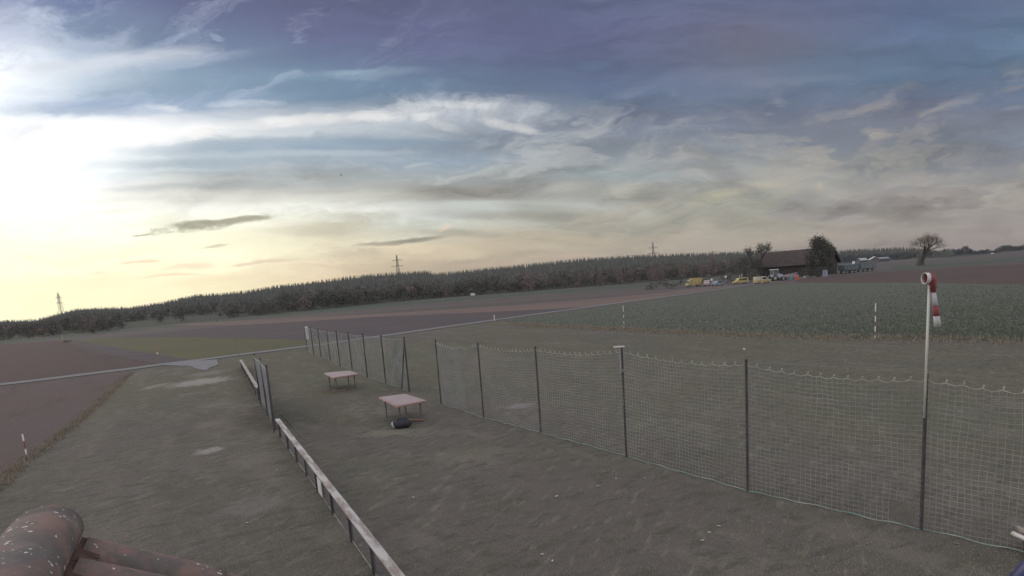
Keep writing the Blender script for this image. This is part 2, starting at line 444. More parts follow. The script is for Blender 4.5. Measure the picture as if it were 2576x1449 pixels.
# ------------------------------------------------------------------ materials
def new_mat(name):
    m = bpy.data.materials.new(name); m.use_nodes = True
    return m, m.node_tree, m.node_tree.nodes["Principled BSDF"]
def mat(name, rgb, rough=.8, vary=.12, scale=3.0, rgb2=None, amt=.5, metal=0.0, bump=0.0, coord='Object', spec=.3, detail=5, stretch=None, contrast=.12):
    m, nt, b = new_mat(name)
    b.inputs['Roughness'].default_value = rough; b.inputs['Metallic'].default_value = metal
    b.inputs['Specular IOR Level'].default_value = spec
    tcn = nt.nodes.new('ShaderNodeTexCoord'); src = tcn.outputs[coord]
    if stretch:
        mp = nt.nodes.new('ShaderNodeMapping'); nt.links.new(src, mp.inputs[0]); mp.inputs['Scale'].default_value = stretch; src = mp.outputs[0]
    n = nt.nodes.new('ShaderNodeTexNoise'); n.inputs['Scale'].default_value = scale; n.inputs['Detail'].default_value = detail; n.inputs['Roughness'].default_value = .62
    nt.links.new(src, n.inputs['Vector'])
    r = nt.nodes.new('ShaderNodeValToRGB'); nt.links.new(n.outputs[0], r.inputs[0])
    c1 = np.array(rgb); c2 = np.array(rgb2) if rgb2 is not None else c1 * (1 - vary)
    if rgb2 is None: c1 = c1 * (1 + vary)
    r.color_ramp.elements[0].position = .5 - contrast; r.color_ramp.elements[1].position = .5 + contrast
    r.color_ramp.elements[0].color = (*c1, 1); r.color_ramp.elements[1].color = (*c2, 1)
    nt.links.new(r.outputs[0], b.inputs['Base Color'])
    if bump:
        bp = nt.nodes.new('ShaderNodeBump'); bp.inputs['Strength'].default_value = bump; bp.inputs['Distance'].default_value = .02
        nt.links.new(n.outputs[0], bp.inputs['Height']); nt.links.new(bp.outputs[0], b.inputs['Normal'])
    return m

def soil_mat(name, layers, base, bump=.5, bump_scale=9, patches=(), stripes=None, rough=.95, k3=(1, 1, 1)):
    """Ground cover: base colour, then (scale, stretch, colour, lo, hi, k) noise layers mixed over it, then worn and darker patches with a shape of their own."""
    m, nt, b = new_mat(name); b.inputs['Roughness'].default_value = rough; b.inputs['Specular IOR Level'].default_value = .1
    kk = lambda c: tuple(c[i] * k3[i] for i in range(3))
    base = kk(base); layers = [(a, s_, kk(c), lo, hi, k) for a, s_, c, lo, hi, k in layers]; patches = [(*q[:5], kk(q[5]), q[6]) for q in patches]
    geo = nt.nodes.new('ShaderNodeNewGeometry'); pos = geo.outputs['Position']
    rgbn = nt.nodes.new('ShaderNodeRGB'); rgbn.outputs[0].default_value = (*base, 1); col = rgbn.outputs[0]
    def mixn(f, a, c):
        n = nt.nodes.new('ShaderNodeMix'); n.data_type = 'RGBA'; nt.links.new(f, n.inputs[0]); nt.links.new(a, n.inputs[6])
        n.inputs[7].default_value = (*c, 1); return n.outputs[2]
    def rng(src, a, bb, k):
        n = nt.nodes.new('ShaderNodeMapRange'); n.interpolation_type = 'SMOOTHSTEP'; nt.links.new(src, n.inputs[0])
        n.inputs[1].default_value = a; n.inputs[2].default_value = bb; n.inputs[4].default_value = k; return n.outputs[0]
    for i, (sc, (rz, sx, sy), c, lo, hi, k) in enumerate(layers):
        mp = nt.nodes.new('ShaderNodeMapping'); mp.vector_type = 'TEXTURE'; nt.links.new(pos, mp.inputs[0]); mp.inputs['Rotation'].default_value = (0, 0, rz)
        mp.inputs['Scale'].default_value = (sx, sy, 1); mp.inputs['Location'].default_value = (i * 13.7, i * 5.1, i * 3.3)
        n = nt.nodes.new('ShaderNodeTexNoise'); n.inputs['Scale'].default_value = sc; n.inputs['Detail'].default_value = 5; n.inputs['Roughness'].default_value = .62
        nt.links.new(mp.outputs[0], n.inputs['Vector'])
        col = mixn(rng(n.outputs[0], lo, hi, k), col, c)
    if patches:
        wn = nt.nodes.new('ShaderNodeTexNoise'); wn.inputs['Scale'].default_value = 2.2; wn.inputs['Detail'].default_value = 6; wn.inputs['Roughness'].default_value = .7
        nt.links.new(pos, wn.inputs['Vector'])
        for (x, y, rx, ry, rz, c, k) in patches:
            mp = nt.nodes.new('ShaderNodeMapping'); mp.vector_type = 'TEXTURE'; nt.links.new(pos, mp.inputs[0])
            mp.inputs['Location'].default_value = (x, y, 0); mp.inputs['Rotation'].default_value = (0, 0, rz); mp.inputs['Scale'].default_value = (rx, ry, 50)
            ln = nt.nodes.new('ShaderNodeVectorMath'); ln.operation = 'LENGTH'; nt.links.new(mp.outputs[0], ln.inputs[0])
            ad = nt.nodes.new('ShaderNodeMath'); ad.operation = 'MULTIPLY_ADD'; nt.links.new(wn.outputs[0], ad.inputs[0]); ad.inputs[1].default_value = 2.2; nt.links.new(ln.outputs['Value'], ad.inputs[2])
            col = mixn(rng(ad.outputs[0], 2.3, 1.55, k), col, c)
    nt.links.new(col, b.inputs['Base Color'])
    bn = nt.nodes.new('ShaderNodeTexNoise'); bn.inputs['Scale'].default_value = bump_scale; bn.inputs['Detail'].default_value = 6; bn.inputs['Roughness'].default_value = .7
    nt.links.new(pos, bn.inputs['Vector'])
    bp = nt.nodes.new('ShaderNodeBump'); bp.inputs['Strength'].default_value = bump; bp.inputs['Distance'].default_value = .06
    nt.links.new(bn.outputs[0], bp.inputs['Height']); nt.links.new(bp.outputs[0], b.inputs['Normal'])
    return m

AXIS = Vector((-0.60, 0.80, 0)).normalized()       # the way the rails and the mown strip run
ARZ = math.atan2(AXIS.y, AXIS.x)
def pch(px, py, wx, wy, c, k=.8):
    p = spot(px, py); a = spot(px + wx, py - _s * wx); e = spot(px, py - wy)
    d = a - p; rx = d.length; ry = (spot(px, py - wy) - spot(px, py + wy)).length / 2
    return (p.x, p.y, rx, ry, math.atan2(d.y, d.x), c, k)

GR = (.150, .140, .108)
DRY = (.215, .19, .16); PALE = (.33, .31, .29); DK = (.115, .112, .09); PUR = (.155, .135, .13)
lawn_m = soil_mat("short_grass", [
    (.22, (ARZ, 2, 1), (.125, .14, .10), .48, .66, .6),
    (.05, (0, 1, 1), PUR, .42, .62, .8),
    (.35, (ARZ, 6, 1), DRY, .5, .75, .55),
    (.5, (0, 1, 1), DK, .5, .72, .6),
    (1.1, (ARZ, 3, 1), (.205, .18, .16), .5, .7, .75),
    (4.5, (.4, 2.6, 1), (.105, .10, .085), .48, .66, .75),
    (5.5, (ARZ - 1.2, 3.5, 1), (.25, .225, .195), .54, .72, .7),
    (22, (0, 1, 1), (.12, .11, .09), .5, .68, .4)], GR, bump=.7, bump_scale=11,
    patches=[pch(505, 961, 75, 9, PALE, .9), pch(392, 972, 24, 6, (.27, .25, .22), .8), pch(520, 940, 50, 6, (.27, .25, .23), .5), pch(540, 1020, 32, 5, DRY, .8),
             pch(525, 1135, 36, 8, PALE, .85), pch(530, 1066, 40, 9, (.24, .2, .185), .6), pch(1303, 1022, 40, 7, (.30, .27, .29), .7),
             pch(990, 1088, 90, 9, (.24, .22, .18), .6), pch(860, 985, 70, 10, (.12, .115, .08), .5), pch(640, 1275, 90, 28, (.23, .21, .2), .5),  # second one darkens the grass beneath the far table
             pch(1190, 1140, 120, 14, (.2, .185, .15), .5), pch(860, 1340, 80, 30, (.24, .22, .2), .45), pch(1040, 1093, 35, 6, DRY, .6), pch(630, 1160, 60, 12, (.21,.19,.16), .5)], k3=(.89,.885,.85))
tilled_m = soil_mat("tilled_soil", [(.06, (0, 1, 1), (.165, .12, .105), .4, .6, .6), (.7, (ARZ, 5, 1), (.12, .105, .10), .5, .7, .6), (3.2, (0, 1, 1), (.21, .175, .16), .55, .75, .6), (9, (0, 1, 1), (.09, .08, .075), .52, .7, .6)],
                    (.165, .14, .138), bump=1.0, bump_scale=7, k3=(.77,.72,.71))
red_soil_m = soil_mat("reddish_soil", [(.05, (0, 1, 1), (.215, .165, .145), .4, .6, .6), (.5, (ARZ, 8, 1), (.15, .12, .12), .5, .7, .5), (2.2, (0, 1, 1), (.14, .11, .11), .5, .7, .5)], (.19, .15, .145), bump=.9, bump_scale=5, k3=(.54,.50,.51))
dark_soil_m = soil_mat("dark_ploughed_soil", [(.08, (0, 1, 1), (.15, .12, .115), .4, .65, .6), (.6, (.15, 8, 1), (.10, .085, .085), .48, .7, .6), (1.6, (0, 1, 1), (.17, .14, .13), .55, .75, .5)], (.125, .105, .107), bump=1.0, bump_scale=3, k3=(.80,.80,.82))
stubble_m = soil_mat("pale_stubble", [(.04, (.1, 6, 1), (.29, .225, .195), .4, .6, .7), (.4, (.1, 10, 1), (.20, .16, .15), .5, .7, .5)], (.25, .2, .18), bump=.5, bump_scale=3, k3=(.66,.62,.62))
plain_m = soil_mat("stubble_plain", [(.012, (.1, 5, 1), (.20, .155, .14), .42, .6, .8), (.03, (-.1, 7, 1), (.13, .125, .10), .45, .65, .7), (.3, (.1, 8, 1), (.13, .11, .105), .5, .7, .4)], (.165, .145, .135), bump=.5, bump_scale=2, k3=(.68,.69,.72))
meadow_m = soil_mat("yellowed_meadow", [(.07, (.2, 3, 1), (.20, .18, .115), .42, .62, .7), (.6, (.2, 3, 1), (.14, .14, .09), .5, .7, .5), (2, (0, 1, 1), (.2, .17, .13), .55, .75, .4)], (.17, .16, .105), bump=.6, bump_scale=4, k3=(.64,.65,.62))
green_m = soil_mat("green_verge", [(.1, (.2, 3, 1), (.10, .12, .08), .4, .65, .6)], (.125, .14, .105), bump=.5, bump_scale=3, k3=(.72,.72,.78))
crop_m = soil_mat("green_crop", [(.04, (0, 1, 1), (.15, .14, .12), .45, .62, .7), (.6, (0, 1, 1), (.12, .13, .10), .45, .7, .7), (1.5, (.3, 2, 1), (.17, .16, .135), .55, .75, .6), (5, (0, 1, 1), (.11, .115, .095), .5, .7, .6)], (.14, .145, .118), bump=1.0, bump_scale=4, k3=(.85,.87,.86))
path_m = soil_mat("pale_path", [(1.5, (0, 1, 1), (.34, .33, .32), .4, .65, .6), (8, (0, 1, 1), (.24, .23, .22), .5, .7, .5)], (.40, .39, .385), bump=.4, bump_scale=20, k3=(.54,.54,.54))
gravel_m = soil_mat("pale_gravel", [(1.2, (0, 1, 1), (.30, .29, .29), .4, .65, .6), (12, (0, 1, 1), (.22, .21, .2), .5, .7, .6)], (.37, .365, .37), bump=.8, bump_scale=30, k3=(.68,.67,.69))

# ------------------------------------------------------------------ the setting
def sheet(name, pts, z, m):
    P = [(p[0], p[1]) if isinstance(p, Vector) else tuple(spot(*p)[:2]) for p in pts]
    o = mesh_obj(name, [(x, y, z) for x, y in P], [tuple(range(len(P)))], m)
    bm = bmesh.new(); bm.from_mesh(o.data); bmesh.ops.triangulate(bm, faces=bm.faces)
    for f in bm.faces:
        if f.normal.z < 0: f.normal_flip()
    bm.to_mesh(o.data); bm.free()
    return tag(o, kind='structure')
ground = sheet("ground", [Vector((-2150, -650, 0)), Vector((2150, -650, 0)), Vector((2150, 1650, 0)), Vector((-2150, 1650, 0))], 0.0, plain_m)

lawn_pts = [(330,936),(410,921),(600,897),(800,872),(1000,844),(1270,806),(1285,816),(1400,822),(1550,829),(1700,837),(1900,845),(2100,851),(2350,855),(2576,859),(3100,872),(3900,1500),(3600,2500),(-900,2500),(-500,1600),(0,1218),(60,1160),(140,1103),(240,1020),(300,962)]
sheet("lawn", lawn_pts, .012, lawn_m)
sheet("tilled_field", [(-500,1035),(0,972),(200,948),(330,934),(334,940),(300,964),(240,1022),(140,1105),(60,1162),(0,1220),(-500,1602)], .020, tilled_m)
sheet("reddish_field", [(-500,935),(0,867),(165,857),(250,890),(330,905),(398,917),(200,941),(0,964),(-500,1025)], .008, red_soil_m)
sheet("meadow", [(165,857),(270,850),(420,846),(604,848),(768,854),(905,850),(800,865),(600,890),(490,904),(400,916)], .012, meadow_m)
sheet("ploughed_strip", [(158,858),(200,858),(300,876),(480,905),(398,917),(250,890)], .018, dark_soil_m)
sheet("ploughed_field", [(270,850),(604,818),(926,798),(1248,784),(1400,777),(1520,768),(1240,804),(1000,838),(870,856),(768,856),(604,850),(420,848)], .016, dark_soil_m)
sheet("stubble_field", [(420,817),(700,802),(1000,787),(1300,768),(1500,752),(1650,738),(1790,722),(1860,716),(1700,741),(1520,768),(1400,777),(1248,785),(926,799),(604,819)], .012, stubble_m)
sheet("green_verge", [(-300,880),(0,858),(240,837),(420,818),(600,801),(800,779),(1000,760),(1250,741),(1500,722),(1700,706),(1880,690),(1880,695),(1700,714),(1500,730),(1250,749),(1000,769),(800,787),(600,806),(420,823),(240,842),(0,866),(-300,890)], .008, green_m)
sheet("crop_field", [(1272,803),(1400,788),(1500,775),(1700,747),(1870,723),(2000,712),(2300,712),(2576,716),(3300,730),(3300,876),(2576,859),(2350,855),(2100,851),(1900,845),(1700,837),(1550,829),(1400,822),(1285,816)], .024, crop_m)
sheet("reddish_field", [(2000,704),(2110,692),(2240,684),(2400,673),(2576,664),(3200,640),(3300,732),(2576,718),(2300,714),(2000,714)], .016, red_soil_m)
sheet("green_verge", [(2240,671),(2420,660),(2576,646),(2576,653),(2420,666),(2240,680)], .012, green_m)
def ribbon(name, mid, w, z, m):
    P = [spot(*p) for p in mid]; L_, R_ = [], []
    for i, p in enumerate(P):
        d = (P[min(i + 1, len(P) - 1)] - P[max(i - 1, 0)]).normalized(); n = Vector((-d.y, d.x, 0))
        L_.append(p + n * w / 2); R_.append(p - n * w / 2)
    return sheet(name, L_ + R_[::-1], z, m)
ribbon("path", [(-500,1032),(0,968),(120,954),(240,939),(330,928),(410,917),(500,906),(600,893),(700,880.5),(800,868),(1000,840),(1240,805.5),(1500,770),(1700,743),(1790,730),(1870,718.5),(2000,701.5),(2110,689),(2180,684),(2290,677)], 1.9, .034, path_m)
sheet("gravel_pad", [(412,919),(470,911),(545,905),(550,918),(528,926),(520,933),(497,930),(478,922),(445,921)], .040, gravel_m)

# ------------------------------------------------------------------ hills and woods
SKY = [(-600,850),(-300,826),(0,806),(90,803),(170,783),(200,776),(330,772),(420,758),(500,741),(580,736),(630,731),(700,719),(760,713),(830,704),(900,695),(1000,686),(1080,682),(1100,688),(1280,670),(1370,661),(1460,652),(1600,643),(1740,638),(1860,634),(2000,631),(2120,628),(2260,622),(2340,626),(2420,628),(2576,619),(2900,600),(3300,570)]
BASE = [(-600,896),(0,860),(240,838),(420,819),(600,801),(800,779),(1000,759),(1250,739),(1500,720),(1700,704),(1880,689),(2000,675),(2110,663),(2300,651),(2400,648),(2576,632),(3300,578)]
def interp(T_, x):
    for (a, b), (c, d) in zip(T_, T_[1:]):
        if a <= x <= c: return b + (d - b) * (x - a) / (c - a)
    return T_[0][1] if x < T_[0][0] else T_[-1][1]
RIDGE_D, TREE_H = 1000.0, 8.5
def front_depth(px): return max(spot(px, interp(BASE, px)).y, 100)
def ridge_z(px): return CAM_H + (horizon(px) - interp(SKY, px) - 1.5) * RIDGE_D / F_PX - TREE_H * .8
def px_of(x, y): return project((x, y, CAM_H))[0]
def ridge_d(px): return RIDGE_D if px < 2200 else RIDGE_D - (min(px, 2500) - 2200) / 300 * 120
def hill_z(px, y):
    f = front_depth(px); t = (y - f) / (RIDGE_D - f)
    if t <= 0: return 0.0
    if t >= 1: return ridge_z(px) - (t - 1) * 20
    return ridge_z(px) * (t * t * (3 - 2 * t)) * (1 if ridge_z(px) > 0 else 1)
hill_m = soil_mat("hill_grass", [(.02, (0, 1, 1), (.08, .09, .06), .4, .6, .8), (.2, (0, 1, 1), (.10, .095, .08), .5, .7, .5)], (.10, .115, .08), bump=.4, bump_scale=1, k3=(.72,.68,.80))
pxs = list(range(-600, 3301, 60)); TT = [0, .02, .06, .12, .2, .3, .4, .5, .6, .7, .8, .9, 1.0, 1.1, 1.3]
V, Fc = [], []
for px in pxs:
    f = front_depth(px) 
    for t in TT:
        y = f + (RIDGE_D - f) * t; p = at_depth(px, y); V.append((p.x, p.y, hill_z(px, y) - (.05 if t == 0 else -.03)))
nT = len(TT)
for i in range(len(pxs) - 1):
    for j in range(nT - 1): Fc.append((i * nT + j, (i + 1) * nT + j, (i + 1) * nT + j + 1, i * nT + j + 1))
tag(mesh_obj("hills", V, Fc, hill_m, smooth=True), kind='structure')

def foliage_mat(name, c1, c2, scale=.25):
    m = mat(name, c1, rough=.9, rgb2=c2, scale=scale, contrast=.16, spec=.1, coord='Object')
    m.node_tree.nodes["Principled BSDF"].inputs['Subsurface Weight'].default_value = 0
    return m
conifer_m = foliage_mat("dark_needles", (.095, .095, .085), (.12, .12, .105), .05)
wood_m = foliage_mat("autumn_wood_leaves", (.10, .10, .085), (.15, .135, .12), .04)
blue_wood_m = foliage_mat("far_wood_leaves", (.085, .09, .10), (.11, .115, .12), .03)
reddish_m = foliage_mat("reddish_leaves", (.19, .155, .14), (.24, .175, .155), .3)
bush_m = foliage_mat("bush_leaves", (.14, .14, .12), (.20, .175, .155), .6)
tree_leaf_m = foliage_mat("dark_tree_leaves", (.10, .105, .09), (.14, .13, .115), .35)
bark_m = mat("bark", (.085, .075, .065), rough=.95, vary=.3, scale=6, bump=.4)

def t_conifer(n=5):
    v, f = [], []
    def addr(z0, z1, r, k=6):
        b = len(v)
        for i in range(k):
            a = 2 * math.pi * i / k + rnd.random(); rr = r * rnd.uniform(.6, 1.15)
            v.append((rr * math.cos(a), rr * math.sin(a), z0 + rnd.uniform(-.03, .03)))
        v.append((0, 0, z1))
        for i in range(k): f.append((b + i, b + (i + 1) % k, b + k))
    for i in range(n):
        q = i / n; addr(.12 + .8 * q, .12 + .8 * q + .34, .20 * (1 - q) + .03)
    addr(0, .9, .03, 3)
    return np.array(v), np.array(f)
def t_crown(n=70, w=.38, h0=.12, lump=7, leaf=.09):
    v, f = [], []
    cs = []
    for _ in range(lump):
        a = rnd.random() * 6.283; r = w * .62 * math.sqrt(rnd.random()); cs.append((r * math.cos(a), r * math.sin(a), rnd.uniform(h0 + .15, .85), rnd.uniform(.14, .26)))
    for _ in range(n):
        c = rnd.choice(cs); d = Vector((rnd.gauss(0, 1), rnd.gauss(0, 1), rnd.gauss(0, 1))).normalized() * c[3] * rnd.uniform(.55, 1.05)
        p = Vector(c[:3]) + d; q = Vector((rnd.gauss(0, 1), rnd.gauss(0, 1), rnd.gauss(0, 1))).normalized(); q2 = q.orthogonal().normalized(); q3 = q.cross(q2)
        s = leaf * rnd.uniform(.6, 1.4); b = len(v)
        v += [tuple(p + q2 * s), tuple(p + q3 * s * .8), tuple(p - q2 * s)]; f.append((b, b + 1, b + 2))
    return np.array(v), np.array(f)
def scatter(name, temps, places, m, **kw):
    VV, FF, b = [], [], 0
    for (x, y, z, h, w) in places:
        tv, tf = temps[rnd.randrange(len(temps))]
        a = rnd.random() * 6.283; ca, sa = math.cos(a), math.sin(a)
        X = tv[:, 0] * w; Y = tv[:, 1] * w
        VV.append(np.stack([X * ca - Y * sa + x, X * sa + Y * ca + y, tv[:, 2] * h + z], 1)); FF.append(tf + b); b += len(tv)
    return mesh_obj(name, np.concatenate(VV), np.concatenate(FF), m, **kw)
con_t = [t_conifer(5) for _ in range(5)]
cro_t = [t_crown(170, leaf=.058) for _ in range(6)]
sparse_t = [t_crown(150, .4, .02, 12, .055) for _ in range(4)]
# the dark fir ridge
pl = []
px = -650
while px < 2330:
    for row in range(4):
        q = px + rnd.uniform(-4, 4); y = RIDGE_D - row * 9 + rnd.uniform(-4, 4); p = at_depth(q, y)
        h = TREE_H * rnd.uniform(.88, 1.05) * (1.2 if rnd.random() < .05 else 1); pl.append((p.x, p.y, hill_z(q, y) - .3, h, h * rnd.uniform(.5, .75)))
    px += rnd.uniform(2.6, 5)
for _ in range(6500):
    q = rnd.uniform(-600, 2400); f = front_depth(q); t = rnd.uniform(.10, .97)
    y = f + (RIDGE_D - f) * t
    if 300 < q < 640 and t < .13: continue
    p = at_depth(q, y); h = min(rnd.uniform(6, 9), max(2.5, CAM_H + (horizon(q) - interp(SKY, q) - 4) * y / F_PX - hill_z(q, y))); pl.append((p.x, p.y, hill_z(q, y) - .3, h, h * 1.4))
tag(scatter("forest", con_t, pl, conifer_m), kind='stuff')
# mixed wood along the foot of the hill
pl = []; pr = []
for _ in range(1900):
    q = rnd.uniform(-600, 2110); f = front_depth(q); t = abs(rnd.gauss(0, .12)) + .004
    y = f + (RIDGE_D - f) * t
    k = math.sin(q * .013) + math.sin(q * .031 + 1) * .7
    if 300 < q < 640 and (t < .11 and k + rnd.uniform(-.3, .3) < .5): continue
    p = at_depth(q, y); hmax = (7 if q < 700 else 11) * (f / 300) ** .35
    h = min(hmax * rnd.uniform(.55, 1.05), max(2.5, CAM_H + (horizon(q) - interp(SKY, q) - 5) * y / F_PX - hill_z(q, y))); it = (p.x, p.y, hill_z(q, y) - .5, h, h * rnd.uniform(.8, 1.15))
    (pr if (q > 1250 and rnd.random() < .16) or rnd.random() < .03 else pl).append(it)
tag(scatter("woodland", cro_t, pl, wood_m), kind='stuff')
tag(scatter("woodland", sparse_t, pr, reddish_m), kind='stuff')
# far woods to the right, the blue of distance put into their leaf colour
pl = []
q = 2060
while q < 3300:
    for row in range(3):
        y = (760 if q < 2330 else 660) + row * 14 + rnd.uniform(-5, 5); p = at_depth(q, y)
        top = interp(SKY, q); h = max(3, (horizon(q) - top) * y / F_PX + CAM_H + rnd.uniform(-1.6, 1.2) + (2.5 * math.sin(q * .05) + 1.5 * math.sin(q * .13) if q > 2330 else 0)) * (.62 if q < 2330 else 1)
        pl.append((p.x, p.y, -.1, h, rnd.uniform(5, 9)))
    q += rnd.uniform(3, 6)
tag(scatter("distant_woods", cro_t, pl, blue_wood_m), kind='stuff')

# ------------------------------------------------------------------ single trees
def grow(mb, p, d, L, r, depth, tips, spread=.55, up=.25, kids=3, shrink=.72):
    n = 3; pts = [p]; rs = [r]
    for i in range(n):
        d = (d + Vector((rnd.gauss(0, .13), rnd.gauss(0, .13), rnd.gauss(0, .06)))).normalized(); p = p + d * L / n; pts.append(p); rs.append(r * (1 - .4 * (i + 1) / n))
    mb.tube(pts, rs, 5 if depth > 2 else 3, caps=False)
    if depth == 0: tips.append(p); return
    for k in range(kids if depth > 1 else kids + 1):
        a = 6.283 * (k + rnd.random() * .7) / kids; o = d.orthogonal().normalized(); o2 = d.cross(o)
        nd = (d + (o * math.cos(a) + o2 * math.sin(a)) * rnd.uniform(.7, 1.3) * spread + Vector((0, 0, up))).normalized()
        grow(mb, pts[-1] if rnd.random() < .7 else pts[-2], nd, L * shrink * rnd.uniform(.8, 1.15), rs[-1] * .72, depth - 1, tips, spread, up, kids, shrink)
        if depth <= 1: tips.append(pts[-1])
def leaf_mesh(tips, n, rad, size):
    v, f = [], []
    for _ in range(n):
        p = rnd.choice(tips) + Vector((rnd.gauss(0, rad), rnd.gauss(0, rad), rnd.gauss(0, rad))); q = Vector((rnd.gauss(0, 1), rnd.gauss(0, 1), rnd.gauss(0, 1))).normalized(); a = q.orthogonal().normalized(); b = q.cross(a)
        s = size * rnd.uniform(.6, 1.4); k = len(v)
        v += [tuple(p + a * s), tuple(p + b * s * .7), tuple(p - a * s), tuple(p - b * s * .7)]; f.append((k, k + 1, k + 2, k + 3))
    return v, f
def tree(name, loc, H, label, cat, leaves, leaf_m, depth=4, kids=3, spread=.55, up=.25, trunk=.3, r=None, rad=.35, size=.18, group=None, width=1.0, low=None, seed=3):
    t = thing(name, loc, label, cat, group)
    state = rnd.getstate(); rnd.seed(seed)
    mb = MB(); tips = []
    grow(mb, Vector((0, 0, -.15)), Vector((rnd.uniform(-.04, .04), 0, 1)), H * trunk, r or H * .028, depth, tips, spread, up, kids)
    top = max(p.z for p in tips) or 1; k = H / top; width = width * .5 * H / max(.1, sum(math.hypot(p.x, p.y) for p in tips) / len(tips) * 1.5) / k * .62
    mb.v = [(x * k * width, y * k * width, z * k) for x, y, z in mb.v]; tips = [Vector((p.x * k * width, p.y * k * width, p.z * k)) for p in tips]
    mb.build("trunk", bark_m, t)
    if leaves:
        v, f = leaf_mesh(tips, leaves, rad, size)
        if low:
            lt = []
            for _ in range(60):
                a_ = rnd.random() * 6.283; z_ = rnd.uniform(low[4] if len(low) > 4 else .06, low[1]); w_ = low[0] * math.sqrt(max(0, 1 - (z_ / low[1] * 1.6 - .7) ** 2 * .6)) * math.sqrt(rnd.random()); lt.append(Vector((math.cos(a_) * w_, math.sin(a_) * w_, z_ * H)))
            v2, f2 = leaf_mesh(lt, low[2], low[3], size * 1.1); f += [tuple(i + len(v) for i in q) for q in f2]; v += v2; mesh_obj("crown", v, np.array(f), leaf_m, t)
    rnd.setstate(state)
    return t
thin_leaf_m = foliage_mat("thin_brown_leaves", (.09, .075, .055), (.13, .11, .08), .5)
p = spot(2316, 668); tree("bare_tree", p, 13.6, "lone broad tree with few leaves left in the open fields beyond the windsock", "tree", 2600, thin_leaf_m, depth=6, kids=3, spread=.60, up=.22, trunk=.17, r=.6, rad=.45, size=.10, width=1.75, low=(5.0, .95, 1700, .7, .42), seed=4)
p = at_depth(1888, 196); tree("open_crowned_tree", p, 13.3, "airy tree with upright bare twigs at the end of the barn beside the yellow vans", "tree", 1900, tree_leaf_m, depth=5, kids=3, spread=.42, up=.5, trunk=.2, r=.4, rad=.4, size=.15, low=(5.0, .60, 5200, .8), width=1.45, seed=1)
p = at_depth(2058, 166); tree("dense_tree", p, 12.2, "dense dark rounded tree hiding the right end of the barn", "tree", 6000, tree_leaf_m, depth=5, kids=3, spread=.58, up=.3, trunk=.16, r=.4, rad=.7, size=.17, low=(3.9, .8, 6500, .7), width=.9, seed=6)

def crown_tree(name, loc, h, w, m, label, cat, group, temps=cro_t):
    t = thing(name, loc, label, cat, group)
    tv, tf = temps[rnd.randrange(len(temps))]
    a = rnd.random() * 6.28; ca, sa = math.cos(a), math.sin(a)
    V = np.stack([(tv[:, 0] * ca - tv[:, 1] * sa) * w, (tv[:, 0] * sa + tv[:, 1] * ca) * w, tv[:, 2] * h + .05 * h], 1)
    mesh_obj("crown", V, tf, m, t)
    MB().tube([(0, 0, -.2), (0, 0, h * .5), (0, 0, h * .8)], [h * .022, h * .015, h * .006], 5).build("trunk", bark_m, t)
    return t
dense_t = [t_crown(420, .42, 0, 14, .05) for _ in range(4)]
for px, ty, kind, lab in [
    (1795, 636, 'b', "tall slender birch with reddish leaves, nearest to the barn's left end"),
    (1762, 655, 'b', "pale slender birch, second along the wood edge from the barn"),
    (1716, 652, 'b', "slender birch with grey pink crown, third along the wood edge from the barn"),
    (1664, 664, 'b', "broad orange tinted birch below the rightmost pylon"),
    (1636, 662, 'b', "narrow orange birch just left of the rightmost pylon"),
    (1560, 672, 'b', "orange tinted tree standing out in the middle of the wood edge"),
    (1510, 676, 'b', "dull orange tree left of the other orange trees in the wood edge"),
    (1330, 682, 'r', "rounded faintly reddish tree in front of the dark ridge wood"),
    (770, 738, 'r', "brownish red round tree at the wood edge below the ridge"),
    (455, 778, 'd', "large dark tree alone on the far green slope, right of two others"),
    (405, 790, 'd', "dark tree on the far green slope, between a larger and a smaller one"),
    (280, 802, 'd', "smaller dark tree on the far green slope toward the sunset"),
    (235, 818, 's', "low dark bush at the far field edge left of the dark trees"),
    (545, 803, 's', "dark bush at the far field edge right of the dark trees")]:
    by = interp(BASE, px) + (1 if kind != 'd' else -6); p = spot(px, by); y = p.y
    h = (by - ty) / (by - horizon(px)) * CAM_H
    m = {'b': reddish_m, 'r': reddish_m, 'd': tree_leaf_m, 's': tree_leaf_m}[kind]
    w = h * {'b': .5, 'r': 1.0, 'd': 1.1, 's': 1.6}[kind]
    crown_tree({'b': "birch_tree", 'r': "autumn_tree", 'd': "dark_tree", 's': "bush"}[kind], p, h, w, m, lab, 'bush' if kind == 's' else 'tree', "trees along the far wood edge", dense_t)
for px, py, w_, h_, lab in [
    (1015, 758, 36, 9, "low dark bush out in the field below the ridge pylon"),
    (1090, 748, 34, 14, "dark bush against the wood, right of the low field bush"),
    (172, 861, 22, 6, "flat dark bush beside the yellow stake at the field corner"),
    (1640, 728, 46, 14, "leafless brushwood thicket at the left end of the scrap yard"),
    (1690, 726, 50, 16, "brown bramble thicket just left of the yellow box van"),
    (1672, 718, 40, 14, "greenish bush behind the bramble thicket"),
    (1712, 716, 22, 22, "dark pointed bush behind the left side of the box van"),
    (1772, 716, 34, 18, "scrub behind the round white sign"),
    (1830, 712, 50, 22, "tall dry weeds between the round sign and the yellow car"),
    (1895, 706, 44, 24, "dark scrub under the airy tree"),
    (1985, 695, 60, 24, "grey green bush in front of the barn wall behind the machinery"),
    (2030, 694, 46, 26, "bush against the barn wall left of the narrow cabinet"),
    (1935, 697, 40, 20, "bush in front of the barn wall behind the tractor cab")]:
    p = spot(px, py); k = p.y / F_PX
    crown_tree("bush", p, h_ * k * 1.15, w_ * k * 1.25, bush_m, lab, "bush", "bushes round the farm yard and field", dense_t)

